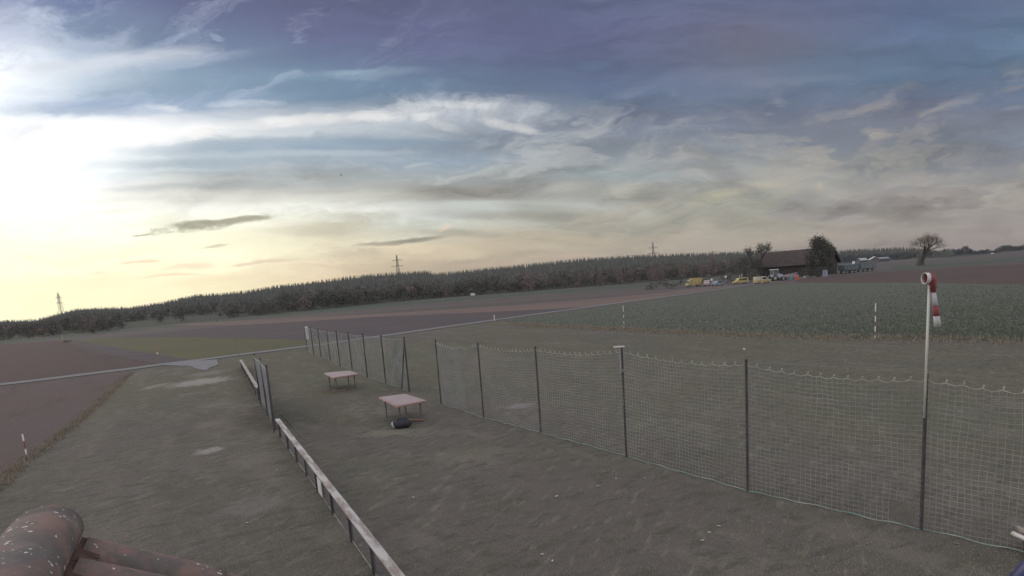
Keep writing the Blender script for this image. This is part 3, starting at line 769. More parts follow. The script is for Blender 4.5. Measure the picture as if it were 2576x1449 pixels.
# ------------------------------------------------------------------ pylons
steel_m = mat("pylon_steel", (.09, .085, .09), rough=.6, metal=.3)
def pylon(px, depth, top_y, arm, label, end_on=False):
    z0 = hill_z(px, depth) if depth < RIDGE_D * 1.05 else max(ridge_z(px) - 8, -2)
    if z0 < 0: z0 = 0
    p = at_depth(px, depth); ztop = CAM_H + (horizon(px) - top_y) * depth / F_PX; H = ztop - z0; k = depth / F_PX
    t = thing("pylon", (p.x, p.y, z0), label, "pylon", "power pylons on the ridge", rz=R(80) if end_on else R(-8))
    mb = MB(); w0 = H * .085; wt = H * .015; th = .30 * k
    def wd(z): return w0 + (wt - w0) * min(1, z / H) ** .8
    for sx in (-1, 1):
        for sy in (-1, 1):
            mb.tube([(sx * wd(0), sy * wd(0), 0), (sx * wd(H * .45), sy * wd(H * .45), H * .45), (sx * wd(H), sy * wd(H), H)], th, 4)
    z = 0; i = 0
    while z < H * .93:
        z2 = z + max(wd(z) * 1.9, H * .05)
        z2 = min(z2, H * .96)
        for sx, sy, ex, ey in ((-1, -1, 1, -1), (-1, 1, 1, 1), (-1, -1, -1, 1), (1, -1, 1, 1)):
            mb.tube([(sx * wd(z), sy * wd(z), z), (ex * wd(z2), ey * wd(z2), z2)], th * .6, 3); mb.tube([(ex * wd(z), ey * wd(z), z), (sx * wd(z2), sy * wd(z2), z2)], th * .6, 3)
        z = z2
    mb.tube([(0, 0, H * .95), (0, 0, H * 1.0)], th, 4); mb.build("mast", steel_m, t)
    for zz, a in ((ztop - z0 - 13 * k, arm * .78), (ztop - z0 - 27 * k, arm)):
        b = MB()
        for s_ in (-1, 1):
            b.tube([(0, 0, zz + 2.2 * k), (s_ * a * k, 0, zz + .6 * k)], th * .9, 4); b.tube([(0, 0, zz), (s_ * a * k, 0, zz + .4 * k)], th * .8, 4)
            b.tube([(s_ * a * k, 0, zz + .5 * k), (s_ * a * k, 0, zz - 4 * k)], th * .7, 4); b.tube([(s_ * a * .55 * k, 0, zz + .4 * k), (s_ * a * .55 * k, 0, zz - 2.5 * k)], th * .6, 4)
        b.build("crossarm", steel_m, t)
    return t
pylon(1007, 880, 644, 15, "steel lattice pylon with two crossarms rising from the middle of the dark ridge")
pylon(1645, 1150, 612, 13, "steel lattice pylon above the orange trees toward the barn", )
pylon(157, 930, 736, 9, "narrow pylon standing in the yellow sunset glow", end_on=True)
mb = MB(); mb.tube([(0, 0, 0), (0, 0, 9)], [1.2, 1.1], 10); mb.tube([(0, 0, 9), (0, 0, 11)], [1.4, .1], 10)
p = at_depth(2250, 900); o = mb.build("water_tower", mat("white_tower_paint", (.55, .55, .57), rough=.7)); o.location = (p.x, p.y, ridge_z(2250) * .8 + 10); tag(o, "tiny white tower head poking out of the far woods", "tower")

# ------------------------------------------------------------------ barn
barn_wood = mat("barn_boards", (.066, .050, .046), rough=.9, vary=.25, scale=2.5, stretch=(1, 1, .12), bump=.3)
barn_roof = mat("barn_tiles", (.066, .051, .048), rough=.9, vary=.18, scale=.8, bump=.2)
white_m = mat("white_paint", (.62, .61, .58), rough=.55, vary=.1, scale=4)
glass_m = mat("dark_glass", (.05, .055, .06), rough=.15, spec=.6)
tyre_m = mat("tyre_rubber", (.05, .048, .045), rough=.85, vary=.3, scale=8)
rim_m = mat("wheel_rim", (.35, .34, .33), rough=.5, metal=.3)
th_ = R(45)
A = at_depth(1898, 197); B = at_depth(2072, 180)
u_ = (B - A).normalized(); Lb = (B - A).length; n_ = Vector((-u_.y, u_.x, 0))
if n_.y < 0: n_ = -n_
Wb = 16.0; mid = A + n_ * Wb / 2
barn = thing("barn", A, "long dark barn with a huge tiled roof beyond the road", "barn", rz=math.atan2(u_.y, u_.x))
hw, hr = 4.5, 9.5
w = MB(); g = [(0, 0, -.3), (0, Wb, -.3), (0, Wb, hw), (0, Wb / 2, hr - .25), (0, 0, hw)]
w.add([Vector(q) for q in g] + [Vector(q) + Vector((Lb, 0, 0)) for q in g], [(0, 1, 2, 3, 4), (9, 8, 7, 6, 5), (0, 5, 6, 1), (1, 6, 7, 2), (4, 9, 5, 0)])
w.build("wall", barn_wood, barn)
rf = MB(); ov = .9; eave = hw - ov * (hr - hw) / (Wb / 2)
for sgn, y0 in ((1, -ov), (-1, Wb + ov)):
    yr = Wb / 2
    q = [(-ov, y0, eave), (Lb + ov, y0, eave), (Lb + ov, yr, hr), (-ov, yr, hr)]
    t_ = .22
    rf.add([Vector(a) for a in q] + [Vector(a) + Vector((0, 0, t_)) for a in q], [(0, 1, 2, 3), (4, 7, 6, 5), (0, 4, 5, 1), (1, 5, 6, 2), (3, 7, 4, 0)])
roof = rf.build("roof", barn_roof, barn)
for x in (Lb * .3, Lb * .68):
    MB().box((x, -.06, 1.25), (3.2, .1, 2.7)).build("door", mat("barn_door_boards", (.055, .05, .05), rough=.9, vary=.2, scale=3), barn)
for y in (3.5, Wb - 3.5):
    MB().box((Lb + .05, y, 1.5), (.09, 1.1, .9)).build("window", glass_m, barn)
MB().box((Lb + .05, Wb / 2, 1.4), (.1, 3.2, 3.1)).build("gate", mat("gate_boards", (.06, .052, .055), rough=.9, vary=.2, scale=3), barn)
fasc = MB().tube([(Lb + ov + .03, -ov, eave + .1), (Lb + ov + .03, Wb / 2, hr + .12), (Lb + ov + .03, Wb + ov, eave + .1)], .16, 4)
fasc.build("fascia", mat("grey_fascia", (.10, .10, .105), rough=.8), barn)
p = spot(2075.5, 696)
cab = thing("cabinet", p, "tall narrow blue grey cabinet standing at the barn by the road", "cabinet", rz=R(20))
MB().box((0, 0, 1.05), (1.05, .9, 2.1), bev=.05).build("body", mat("blue_grey_panel", (.22, .25, .30), rough=.6), cab)
MB().box((.1, -.47, 1.0), (.6, .05, 1.8)).build("door", mat("pale_blue_door", (.34, .37, .42), rough=.6), cab)
p = spot(2029, 698)
ct = thing("container", p, "low white box lying in the grass in front of the barn", "box", rz=R(5))
MB().box((0, 0, .28), (1.6, .8, .5), bev=.06).build("body", white_m, ct)
MB().box((0, 0, .56), (1.66, .86, .08), bev=.02).build("lid", white_m, ct)

# ------------------------------------------------------------------ vehicles
yellow_m = mat("yellow_paint", (.43, .33, .14), rough=.5, vary=.12, scale=1.5, spec=.4)
yellow2_m = mat("faded_yellow_paint", (.46, .38, .17), rough=.55, vary=.15, scale=1.2)
pale_m = mat("pale_van_paint", (.50, .47, .37), rough=.5, vary=.1, scale=1)
def wheel(parent, x, y, r, w=.2, name="wheel"):
    o = MB().tube([(x, y - w / 2, r), (x, y + w / 2, r)], r, 16).build(name, tyre_m, parent)
    MB().tube([(x, y - w / 2 - .02, r), (x, y + w / 2 + .02, r)], r * .55, 12).build("rim", rim_m, o)
    return o
def lamp(parent, x, y, z, s=.16):
    MB().box((x, y, z), (.05, s * 1.4, s), bev=.01).build("headlight", mat("lamp_glass", (.6, .6, .58), rough=.2), parent)
def van(name, loc, rz, L, W, H, prof, body_m, label, cat, glass, wx, wr=.31, extra=None):
    t = thing(name, loc, label, cat, "vehicles parked in the farm yard", rz)
    MB().prism(prof, -W / 2, W / 2).build("body", body_m, t)
    for q in glass:
        for s_ in (-1, 1): MB().prism(q, s_ * (W / 2 + .004), s_ * (W / 2 + .018)).build("window", glass_m, t)
    for x in wx:
        for s_ in (-1, 1): wheel(t, x, s_ * (W / 2 - .08), wr)
    return t
yaw = R(6)
# box van facing the left of the yard
L1 = 4.4
t = thing("box_van", spot(1745, 721), "yellow box van with tall square body at the left of the yard", "van", "vehicles parked in the farm yard", R(4))
MB().prism([(-2.2, .35), (-2.2, .95), (-1.95, 1.25), (-1.45, 2.1), (-.95, 2.15), (-.95, .35)], -.95, .95).build("cab", yellow_m, t)
MB().box((.65, 0, 1.5), (3.1, 2.1, 2.2), bev=.05).build("box_body", yellow_m, t)
MB().box((.65, 0, 2.63), (3.14, 2.14, .07)).build("roof", mat("dark_roof_sheet", (.12, .09, .06), rough=.8), t)
pg_ = mat("pale_glass", (.30, .32, .31), rough=.2)
for s_ in (-1, 1): MB().prism([(-1.85, 1.25), (-1.42, 1.95), (-1.05, 1.95), (-1.05, 1.25)], s_ * .955, s_ * .975).build("window", pg_, t)
MB().box((-2.0, 0, 1.55), (.04, 1.5, .55), M=Matrix.Rotation(R(30), 4, 'Y')).build("windscreen", glass_m, t)
for x in (-1.5, 1.35):
    for s_ in (-1, 1): wheel(t, x, s_ * .86, .36)
for s_ in (-1, 1): lamp(t, -2.21, s_ * .7, .75)
# yellow car with dark window
prof = [(-2.1, .3), (-2.15, .75), (-1.3, .98), (-.75, 1.72), (1.7, 1.76), (2.0, 1.1), (2.02, .3)]
t = van("yellow_car", spot(1863, 714), R(5), 4.2, 1.75, 1.8, prof, yellow2_m, "yellow estate car with dark side window in front of two thin white poles", "car",
        [[(.05, 1.0), (.05, 1.55), (1.45, 1.58), (1.6, 1.0)], [(-1.05, 1.0), (-.7, 1.52), (-.15, 1.55), (-.15, 1.0)]], (-1.35, 1.3))
MB().box((0, 0, .42), (3.9, 1.8, .1)).build("sill", mat("dull_sill", (.25, .18, .12), rough=.7), t)
for s_ in (-1, 1): lamp(t, -2.14, s_ * .6, .68)
# yellow and white panel van facing right
prof = [(-2.0, .32), (-2.05, 1.75), (-1.95, 1.88), (.6, 1.9), (1.35, 1.15), (2.05, .92), (2.1, .35)]
t = van("panel_van", spot(1917, 713), R(4), 4.1, 1.7, 1.9, prof, pale_m, "small panel van, pale above and yellow below, beside the tractor", "van",
        [[(-.35, 1.1), (-.35, 1.7), (.5, 1.72), (1.1, 1.12)]], (-1.35, 1.35))
b = MB().prism([(-2.06, .33), (-2.07, .95), (2.07, .9), (2.12, .34)], -.862, .862); b.build("lower_panel", yellow_m, t)
MB().box((-.9, 0, 1.35), (.06, 1.72, .9)).build("door_seam", mat("dark_seam", (.14, .11, .07), rough=.8), t)
for s_ in (-1, 1): lamp(t, 2.11, s_ * .55, .7)
# blue grey car and pale car behind the round sign
prof = [(-1.9, .3), (-1.95, .7), (-1.2, .9), (-.6, 1.4), (.9, 1.42), (1.6, .92), (1.95, .8), (1.95, .3)]
van("parked_car", spot(1804, 719), R(35), 3.9, 1.65, 1.4, prof, mat("blue_grey_paint", (.20, .23, .28), rough=.35, spec=.5), "blue grey small car just right of the round white sign", "car",
    [[(-.95, .92), (-.55, 1.32), (.8, 1.34), (1.2, .92)]], (-1.2, 1.2), .3)
prof = [(-1.7, .3), (-1.75, .8), (-1.2, 1.0), (-.8, 1.65), (1.3, 1.7), (1.6, 1.0), (1.65, .3)]
van("parked_car", spot(1779, 719), R(60), 3.4, 1.6, 1.6, prof, mat("pale_pink_paint", (.42, .34, .34), rough=.5), "pale pinkish car half hidden between the box van and the round sign", "car",
    [[(-.75, 1.0), (-.5, 1.5), (1.1, 1.55), (1.3, 1.0)]], (-1.1, 1.1), .3)
# tractor
grey_m = mat("pale_tractor_panels", (.40, .41, .42), rough=.4, vary=.1)
iron_m = mat("dark_iron", (.07, .07, .07), rough=.7)
p = spot(1953, 707)
tr = thing("tractor", p, "big tractor with pale bonnet and high square cab in front of the barn", "tractor", rz=R(8))
MB().prism([(-.2, 1.5), (-.2, 2.05), (.4, 2.2), (1.6, 1.9), (2.25, 1.35), (2.3, .95), (-.2, .95)], -.42, .42).build("bonnet", grey_m, tr)
MB().box((0.1, 0, .95), (3.4, .6, .5), bev=.05).build("chassis", iron_m, tr)
c_ = MB()
for sx in (-1.45, .05):
    for sy in (-.75, .75): c_.tube([(sx * 1.0, sy, 1.5), (sx, sy * .9, 3.25)], .06, 6)
c_.box((-.7, 0, 1.6), (1.6, 1.55, .5), bev=.05)
c_.build("cab_frame", grey_m, tr)
MB().box((-.7, 0, 2.5), (1.42, 1.35, 1.35)).build("cab_glass", mat("cab_glass_tint", (.10, .11, .13), rough=.2, spec=.6), tr)
MB().box((-.7, 0, 3.36), (1.9, 1.75, .26), bev=.08).build("cab_roof", mat("white_cab_roof", (.55, .56, .56), rough=.5), tr)
for s_ in (-1, 1):
    MB().tube([(-1.1, s_ * .75, 1.75), (-1.75, s_ * .95, 1.55), (-2.0, s_ * .95, 1.1)], .14, 6).build("mudguard", grey_m, tr)
    wheel(tr, -1.15, s_ * .92, .92, .5); wheel(tr, 1.55, s_ * .85, .62, .4)
MB().tube([(.9, .3, 2.0), (.9, .3, 2.9)], .06, 8).build("exhaust", iron_m, tr)
MB().box((2.32, 0, 1.45), (.06, .6, .3)).build("grille", iron_m, tr)
# trailed implement
p = spot(1989, 704)
im = thing("farm_implement", p, "pale pinkish farm machine with a long arm parked nose to the tractor", "machine", rz=R(6))
MB().prism([(-2.2, 1.0), (-1.9, 1.25), (1.7, 1.55), (2.2, 1.2), (1.6, .75), (-1.2, .7)], -.7, .7).build("body", mat("faded_red_paint", (.33, .25, .245), rough=.7, vary=.2), im)
MB().tube([(-2.0, 0, 1.45), (2.1, 0, 1.95)], .11, 6).build("boom", mat("grey_boom", (.38, .36, .34), rough=.6), im)
MB().box((-.3, -.1, .6), (3.6, .5, .25)).build("frame", iron_m, im)
for x in (-1.6, 1.3):
    for s_ in (-1, 1): wheel(im, x, s_ * .75, .42, .25)
def drum(px, py, m, label, r=.42, h=1.0, lying=False):
    t = thing("drum", spot(px, py), label, "drum", "drums beside the machinery")
    b = MB(); b.tube([(0, 0, 0), (0, 0, .04), (0, 0, h * .33), (0, 0, h * .35), (0, 0, h * .37), (0, 0, h * .66), (0, 0, h * .68), (0, 0, h * .7), (0, 0, h)], [r * .97, r, r, r * 1.06, r, r, r * 1.06, r, r * .97], 16)
    b.build("shell", m, t); MB().tube([(0, 0, h), (0, 0, h + .03)], r * .9, 16).build("lid", m, t)
drum(1993, 705, mat("blue_plastic", (.16, .26, .34), rough=.5), "blue plastic drum right of the tractor's front wheel", .62, 1.15)
drum(2004, 704.5, mat("orange_plastic", (.42, .14, .08), rough=.5), "orange red drum beside the blue one", .62, 1.25)

# tipping trailers
teal_m = mat("teal_trailer_paint", (.115, .14, .142), rough=.6, vary=.15, scale=.8)
grey_teal_m = mat("grey_trailer_paint", (.15, .165, .18), rough=.6, vary=.15, scale=.8)
rimb_m = mat("grey_green_rail", (.17, .19, .17), rough=.6)
def trailer(px0, px1, depth, m, z0, z1, label, tilt=0.0):
    a = at_depth(px0, depth); b_ = at_depth(px1, depth + 3); L_ = (b_ - a).length
    t = thing("tipping_trailer", (a + b_) / 2, label, "trailer", "tipping trailers on the road", math.atan2((b_ - a).y, (b_ - a).x))
    x = L_ / 2 - .15
    MB().prism([(-x * .93, z0), (-x, z1), (x, z1), (x * .97, z0)], -1.15, 1.15).build("hopper", m, t)
    e = MB()
    for s_ in (-1, 1):
        e.tube([(-x, s_ * 1.17, z1), (x, s_ * 1.17, z1)], .09, 4)
        for k in range(5): q = -x + .1 + k * (2 * x - .2) / 4; e.tube([(q * .95, s_ * 1.18, z0), (q, s_ * 1.18, z1)], .05, 4)
    for q in (-x, x): e.tube([(q, -1.17, z1), (q, 1.17, z1)], .09, 4)
    e.build("rail", rimb_m, t)
    MB().box((0, 0, z0 - .15), (L_ * .95, .9, .22)).build("chassis", iron_m, t)
    MB().tube([(-L_ / 2 - .0, 0, z0 - .2), (-L_ / 2 - .8, 0, .6)], .07, 5).build("drawbar", iron_m, t)
    for q in (-L_ * .28, L_ * .28):
        for s_ in (-1, 1): wheel(t, q, s_ * .95, .45, .3)
    return t
trailer(2115, 2153, 180, teal_m, 1.1, 3.0, "dark teal tipping trailer standing nearer the barn on the road")
trailer(2157, 2198, 188, grey_teal_m, 1.15, 3.2, "grey sided tipping trailer coupled behind the teal one, farther from the barn")

# far farm buildings
def house(px, depth, L_, W_, hw_, hr_, rz, wall_c, roof_c, label, n=2):
    p = at_depth(px, depth); t = thing("farmhouse", p, label, "building", "farm buildings before the far woods", rz)
    b = MB(); g = [(-L_ / 2, -W_ / 2, 0), (-L_ / 2, W_ / 2, 0), (-L_ / 2, W_ / 2, hw_), (-L_ / 2, 0, hr_ - .15), (-L_ / 2, -W_ / 2, hw_)]
    b.add([Vector(q) for q in g] + [Vector(q) + Vector((L_, 0, 0)) for q in g], [(0, 1, 2, 3, 4), (9, 8, 7, 6, 5), (0, 5, 6, 1), (1, 6, 7, 2), (4, 9, 5, 0)])
    b.build("wall", mat("far_wall", wall_c, rough=.8), t)
    r_ = MB()
    for s_ in (-1, 1):
        q = [(-L_ / 2 - .4, s_ * (W_ / 2 + .5), hw_ - .3), (L_ / 2 + .4, s_ * (W_ / 2 + .5), hw_ - .3), (L_ / 2 + .4, 0, hr_), (-L_ / 2 - .4, 0, hr_)]
        r_.add([Vector(a) for a in q] + [Vector(a) + Vector((0, 0, .2)) for a in q], [(0, 1, 2, 3), (4, 7, 6, 5), (0, 4, 5, 1), (1, 5, 6, 2), (3, 7, 4, 0)])
    r_.build("roof", mat("far_roof", roof_c, rough=.6), t)
    for k in range(n): MB().box((-L_ / 2 + (k + .5) * L_ / n, -W_ / 2 - .03, hw_ * .55), (1.2, .1, 1.2)).build("window", glass_m, t)
house(2199, 560, 8, 8.5, 3.6, 6.4, R(68), (.14, .13, .125), (.62, .62, .60), "far farm building whose bright roof forms a white gable before the dark woods")
house(2168, 580, 9, 6, 3.4, 5.8, R(10), (.12, .12, .12), (.34, .35, .36), "lower grey roofed far farm building toward the barn")
house(2216, 590, 14, 8, 3.5, 5.2, R(0), (.10, .10, .11), (.20, .21, .22), "long grey far shed behind the bright gable")
o = MB().box((0, 0, 1.6), (1.8, 1.8, 3.2), bev=.2).build("silo", mat("bright_silo", (.75, .75, .75), rough=.5)); o.location = at_depth(2147.6, 520); tag(o, "tiny bright white silo in front of the far woods", "silo")
o = MB().box((0, 0, .7), (2.4, 2.0, 1.4), bev=.2).build("silage_bale", white_m); o.location = at_depth(1188, 300); tag(o, "small pale bale at the foot of the wood below the ridge", "bale")
o = MB().box((0, 0, .6), (2.0, 1.8, 1.2), bev=.2).build("silage_bale", white_m); o.location = at_depth(2497, 560); tag(o, "tiny white bale in the open fields near the woods farthest from the sunset", "bale")

# ------------------------------------------------------------------ signs, stakes and poles
red_m = mat("red_paint", (.42, .09, .07), rough=.6, vary=.2, scale=5)
post_m = mat("grey_post", (.22, .21, .21), rough=.6, metal=.2)
def round_sign(px, by, ty, r, label):
    H = height_of(px, by, ty); t = thing("road_sign", spot(px, by), label, "sign", "round signs by the farm road", rz=R(12))
    MB().tube([(0, 0, 0), (0, 0, H - .05)], .05, 8).build("post", post_m, t)
    MB().tube([(0, -.05, H - r), (0, -.08, H - r)], r, 24).build("rim_plate", red_m, t)
    MB().tube([(0, -.08, H - r), (0, -.10, H - r)], r * .86, 24).build("face", mat("sign_white", (.72, .70, .66), rough=.5), t)
round_sign(1790, 724.5, 700, .36, "round white road sign with dark red rim in front of the parked cars")
round_sign(1825.5, 716, 692.5, .40, "round white sign seen edge-on beyond the dry weeds, left of the thin poles")
for px, ty, lab in ((1860.8, 691, "left of two thin white poles rising behind the yellow estate car"), (1866.4, 688.5, "taller right one of two thin white poles behind the yellow estate car")):
    p = spot(px, 712); H = height_of(px, 712, ty)
    t = thing("white_pole", p, lab, "pole", "thin poles behind the yellow car"); MB().tube([(0, 0, 0), (0, 0, H)], .07, 6).build("shaft", white_m, t); MB().tube([(0, 0, H), (0, 0, H + .06)], .09, 6).build("cap", white_m, t)
band_white = mat("pole_white", (.78, .76, .72), rough=.5, vary=.06)
band_red = mat("pole_red", (.26, .10, .095), rough=.5, vary=.1)
def ranging_pole(px, by, ty, px_top, bands, r, label, bracket=False):
    p = spot(px, by); H = height_of(px, by, ty)
    t = thing("ranging_pole", p, label, "pole", "red and white poles"); z = 0
    lean = (px_top - px + math.tan(R(1)) * 0) 
    for i, (c, f) in enumerate(bands):
        MB().tube([(0, 0, z), (0, 0, z + H * f)], r, 8).build("red_band" if c == 'r' else "white_band", band_red if c == 'r' else band_white, t); z += H * f
    if bracket: MB().tube([(-.1, 0, H - .02), (.1, 0, H + .03)], .012, 5).build("clip", post_m, t)
    return t
ranging_pole(67, 1145, 1090, 55, [('w', .3), ('r', .38), ('w', .32)], .022, "short red and white pole at the tilled field's edge")
ranging_pole(1570, 825, 768, 1567, [('w', .08), ('r', .1), ('w', .14), ('r', .13), ('w', .14), ('r', .14), ('w', .27)], .024, "red and white pole in the crop edge above the crossbar net post", True)
ranging_pole(2201, 852, 762, 2198, [('w', .09), ('r', .12), ('w', .15), ('r', .13), ('w', .16), ('r', .12), ('w', .23)], .026, "red and white pole in the crop edge left of the windsock", True)
p = spot(400, 913); H = height_of(400, 913, 882)
t = thing("marker_post", p, "wooden marker post with small white and red plate beside the gravel pad", "post")
MB().tube([(0, 0, 0), (0, 0, H * .7)], .045, 8).build("stake", mat("yellowish_wood", (.26, .22, .12), rough=.8), t)
MB().box((0, 0, H * .85), (.14, .04, H * .28), bev=.01).build("plate", white_m, t)
MB().box((.0, -.003, H * .95), (.145, .045, H * .1)).build("red_cap", red_m, t)
p = spot(1244, 807); H = height_of(1244, 807, 795)
t = thing("marker_post", p, "small white marker post on the verge of the pale path", "post"); MB().tube([(0, 0, 0), (0, 0, H)], .06, 8).build("stake", white_m, t); MB().box((0, -.01, H + .05), (.2, .05, .12)).build("plate", white_m, t)
p = spot(160, 862); H = height_of(160, 862, 845)
t = thing("marker_post", p, "thin yellow stake at the far corner between meadow and reddish field", "post"); MB().tube([(0, 0, 0), (0, 0, H)], .07, 6).build("stake", mat("yellow_stake_paint", (.42, .36, .14), rough=.7), t); MB().tube([(0, 0, H), (0, 0, H + .08)], .09, 6).build("cap", white_m, t)
p = spot(601, 895); H = height_of(601, 895, 842)
t = thing("slender_pole", p, "very thin dark pole with a stay wire beyond the far end of the low rail", "pole")
MB().tube([(0, 0, 0), (-.15, 0, H)], .022, 6).build("shaft", post_m, t); MB().tube([(-.1, 0, H * .8), (1.4, .6, 0)], .008, 4).build("stay_wire", post_m, t)
o = MB().tube([(0, 0, 0), (0, 0, .02), (0, 0, .06), (0, 0, .1), (0, 0, .12)], [.02, .05, .062, .05, .01], 10).build("ball", white_m, smooth=True); o.location = spot(1872, 881); tag(o, "small white ball lying on the mown runway behind the net", "ball")

# a bird far off
d = ray(858, 441).normalized(); P = Vector((0, 0, CAM_H)) + d * 160
t = thing("bird", P, "tiny dark bird crossing the clouded sky", "bird", rz=R(20)); dark_m = mat("dark_feathers", (.03, .03, .03), rough=.9)
b = MB(); b.tube([(-.28, 0, 0), (-.15, 0, .02), (0, 0, .03), (.15, 0, .03), (.24, 0, .05), (.32, 0, .04)], [.01, .05, .075, .06, .045, .01], 8)
b.add([(-.08, .05, .04), (.1, .05, .05), (.0, .55, .2), (-.15, .5, .18), (-.08, -.05, .04), (.1, -.05, .05), (.0, -.55, .2), (-.15, -.5, .18), (-.08, .05, .02), (.1, .05, .03), (-.08, -.05, .02), (.1, -.05, .03)],
      [(0, 1, 2, 3), (7, 6, 5, 4), (8, 3, 2, 9), (10, 11, 6, 7), (1, 9, 2), (0, 3, 8), (5, 6, 11), (4, 10, 7)]); b.build("body", dark_m, t)

# ------------------------------------------------------------------ safety nets
net_m = mat("net_twine", (.34, .335, .315), rough=.9, vary=.2, scale=1.5)
net_g = mat("green_net_twine", (.29, .31, .29), rough=.9, vary=.2, scale=2)
rope_m = mat("pale_rope", (.46, .47, .38), rough=.9, vary=.2, scale=6)
base_rope_m = mat("green_white_rope", (.42, .44, .37), rough=.9, rgb2=(.20, .36, .28), scale=2.2, contrast=.1)
fpost_m = mat("dark_post_paint", (.075, .064, .071), rough=.6, vary=.25, scale=8)
amber_m = mat("amber_clip", (.55, .42, .18), rough=.5)
def strings(paths, r):
    """many thin strings as three sided tubes, in one array"""
    VV, FF, b = [], [], 0
    for P in paths:
        P = np.asarray(P, dtype=float); n = len(P)
        T_ = np.gradient(P, axis=0); T_ /= np.linalg.norm(T_, axis=1, keepdims=True) + 1e-9
        ref = np.array([0, 0, 1.0]) if abs(T_[0][2]) < .8 else np.array([1.0, 0, 0])
        X = np.cross(T_, ref); X /= np.linalg.norm(X, axis=1, keepdims=True) + 1e-9; Y = np.cross(T_, X)
        for k in range(3):
            a = 2 * math.pi * k / 3; VV.append(P + (X * math.cos(a) + Y * math.sin(a)) * r)
        i = np.arange(n - 1)
        for k in range(3):
            k2 = (k + 1) % 3; FF.append(np.stack([b + k * n + i, b + k * n + i + 1, b + k2 * n + i + 1, b + k2 * n + i], 1))
        b += 3 * n
    return np.concatenate(VV), np.concatenate(FF)
def net_panel(parent, P0, P1, z0, z1, cell=.085, r=.0033, sag=.10, m=net_m, hole=None, clips=True, ncl=None, seed=0, wob=.006, top_rope=True, base_rope=True):
    rg = np.random.default_rng(seed); P0 = np.array(P0); P1 = np.array(P1); L_ = np.linalg.norm((P1 - P0)[:2]); d = (P1 - P0) / L_; nrm = np.array([-d[1], d[0], 0])
    nu = max(8, int(L_ / cell)); nv = int(2.6 / cell); us = np.linspace(0, 1, nu + 1)
    ncl = ncl or max(4, int(L_ / .20)); belly = rg.uniform(.02, .06)
    def top(u): return z0 + (z1 - z0) * u - sag * (np.abs(4 * u * (1 - u))) ** .8
    scal = lambda u: -.035 * np.abs(np.sin(np.pi * u * ncl))
    ph = rg.uniform(0, 6, 6)
    def pos(u, v):
        z = v * (top(u) + scal(u) * (v ** 6)) + (1 - v) * .03
        w = belly * np.sin(v * 3.0) * np.sin(u * 3.1) + .012 * np.sin(u * 23 + ph[0] + v * 5) + .012 * np.sin(v * 17 + ph[1] + u * 7)
        du = .010 * np.sin(v * 9 + ph[2] + u * 11) + .006 * np.sin(u * 31 + ph[3] + v * 13)
        base = P0[None, :] + (u[:, None] * L_ + du[:, None]) * d[None, :] + w[:, None] * nrm[None, :]
        base[:, 2] = z + .006 * np.sin(u * 37 + v * 19 + ph[4]); return base
    vs_ = np.linspace(0, 1, nv + 1); paths = []
    def keep(u, v): return np.ones(len(u), bool) if hole is None else ((u - hole[0]) * L_ / hole[2]) ** 2 + ((v - hole[1]) * 2.6 / hole[3]) ** 2 > 1
    uf = np.linspace(0, 1, nu + 1); vf = np.linspace(0, 1, nv + 1)
    for v in vs_:
        u = uf; vv = np.full_like(u, v); k = keep(u, vv); P = pos(u, vv)
        for seg in np.split(np.arange(len(u)), np.where(~k)[0]):
            seg = seg[k[seg]]
            if len(seg) > 1: paths.append(P[seg])
    for u0 in us:
        v = vf; uu = np.full_like(v, u0); k = keep(uu, v); P = pos(uu, v)
        for seg in np.split(np.arange(len(v)), np.where(~k)[0]):
            seg = seg[k[seg]]
            if len(seg) > 1: paths.append(P[seg])
    V, F_ = strings(paths, r); mesh_obj("net_panel", V, F_, m, parent)
    rp = []; u = np.linspace(0, 1, ncl * 6 + 1)
    if top_rope: V, F_ = strings([pos(u, np.ones_like(u))], r * 1.9); mesh_obj("top_rope", V, F_, rope_m, parent)
    if clips:
        cp = []
        for i in range(1, ncl):
            q = pos(np.array([i / ncl]), np.array([1.0]))[0]; q[2] += .0
            cp.append([q, q + [0, 0, .05] + d * .004, q + [0, 0, .055] + d * .014, q + [0, 0, .03] + d * .02])
        V, F_ = strings(cp, r * 2.2); mesh_obj("clip", V, F_, rope_m, parent)["kind"] = "stuff"
    if base_rope:
        u = np.linspace(0, 1, 40); P = pos(u, np.zeros_like(u)); P[:, 2] = .03 + .012 * np.sin(u * 31 + ph[5]); P[:, :2] += (nrm[None, :2] * (.015 * np.sin(u * 17 + ph[0]))[:, None])
        V, F_ = strings([P], .009); mesh_obj("base_rope", V, F_, base_rope_m, parent)
def fence_post(parent, P, H, r=.028, m=fpost_m, lean=(0, 0), name="post"):
    b = MB(); b.tube([(P[0], P[1], -.1), (P[0] + lean[0], P[1] + lean[1], H)], r, 10); b.tube([(P[0] + lean[0], P[1] + lean[1], H), (P[0] + lean[0], P[1] + lean[1], H + .02)], r * 1.15, 10)
    return b.build(name, m, parent)
N0 = spot(1110, 1017)
nf = thing("net_fence", (0, 0, 0), "tall safety net on dark posts crossing the right half of the lawn, nearest the clubhouse", "fence", "safety nets on posts")
NP = [(1110, 1017, 853), (1217, 1052, 859), (1361, 1090, 868), (1576, 1150, 869), (1881, 1238, 898), (2317, 1335, None)]
pts = [spot(a, b) for a, b, c in NP]; hs = [height_of(a, b, c) if c else 2.62 for a, b, c in NP]
dd = (pts[-1] - pts[-2]); pts.append(pts[-1] + dd.normalized() * 2.9); hs.append(2.6); pts.append(pts[-1] + dd.normalized() * 2.9); hs.append(2.6)
for i, (P, h) in enumerate(zip(pts, hs)): fence_post(nf, P, h, .0255)
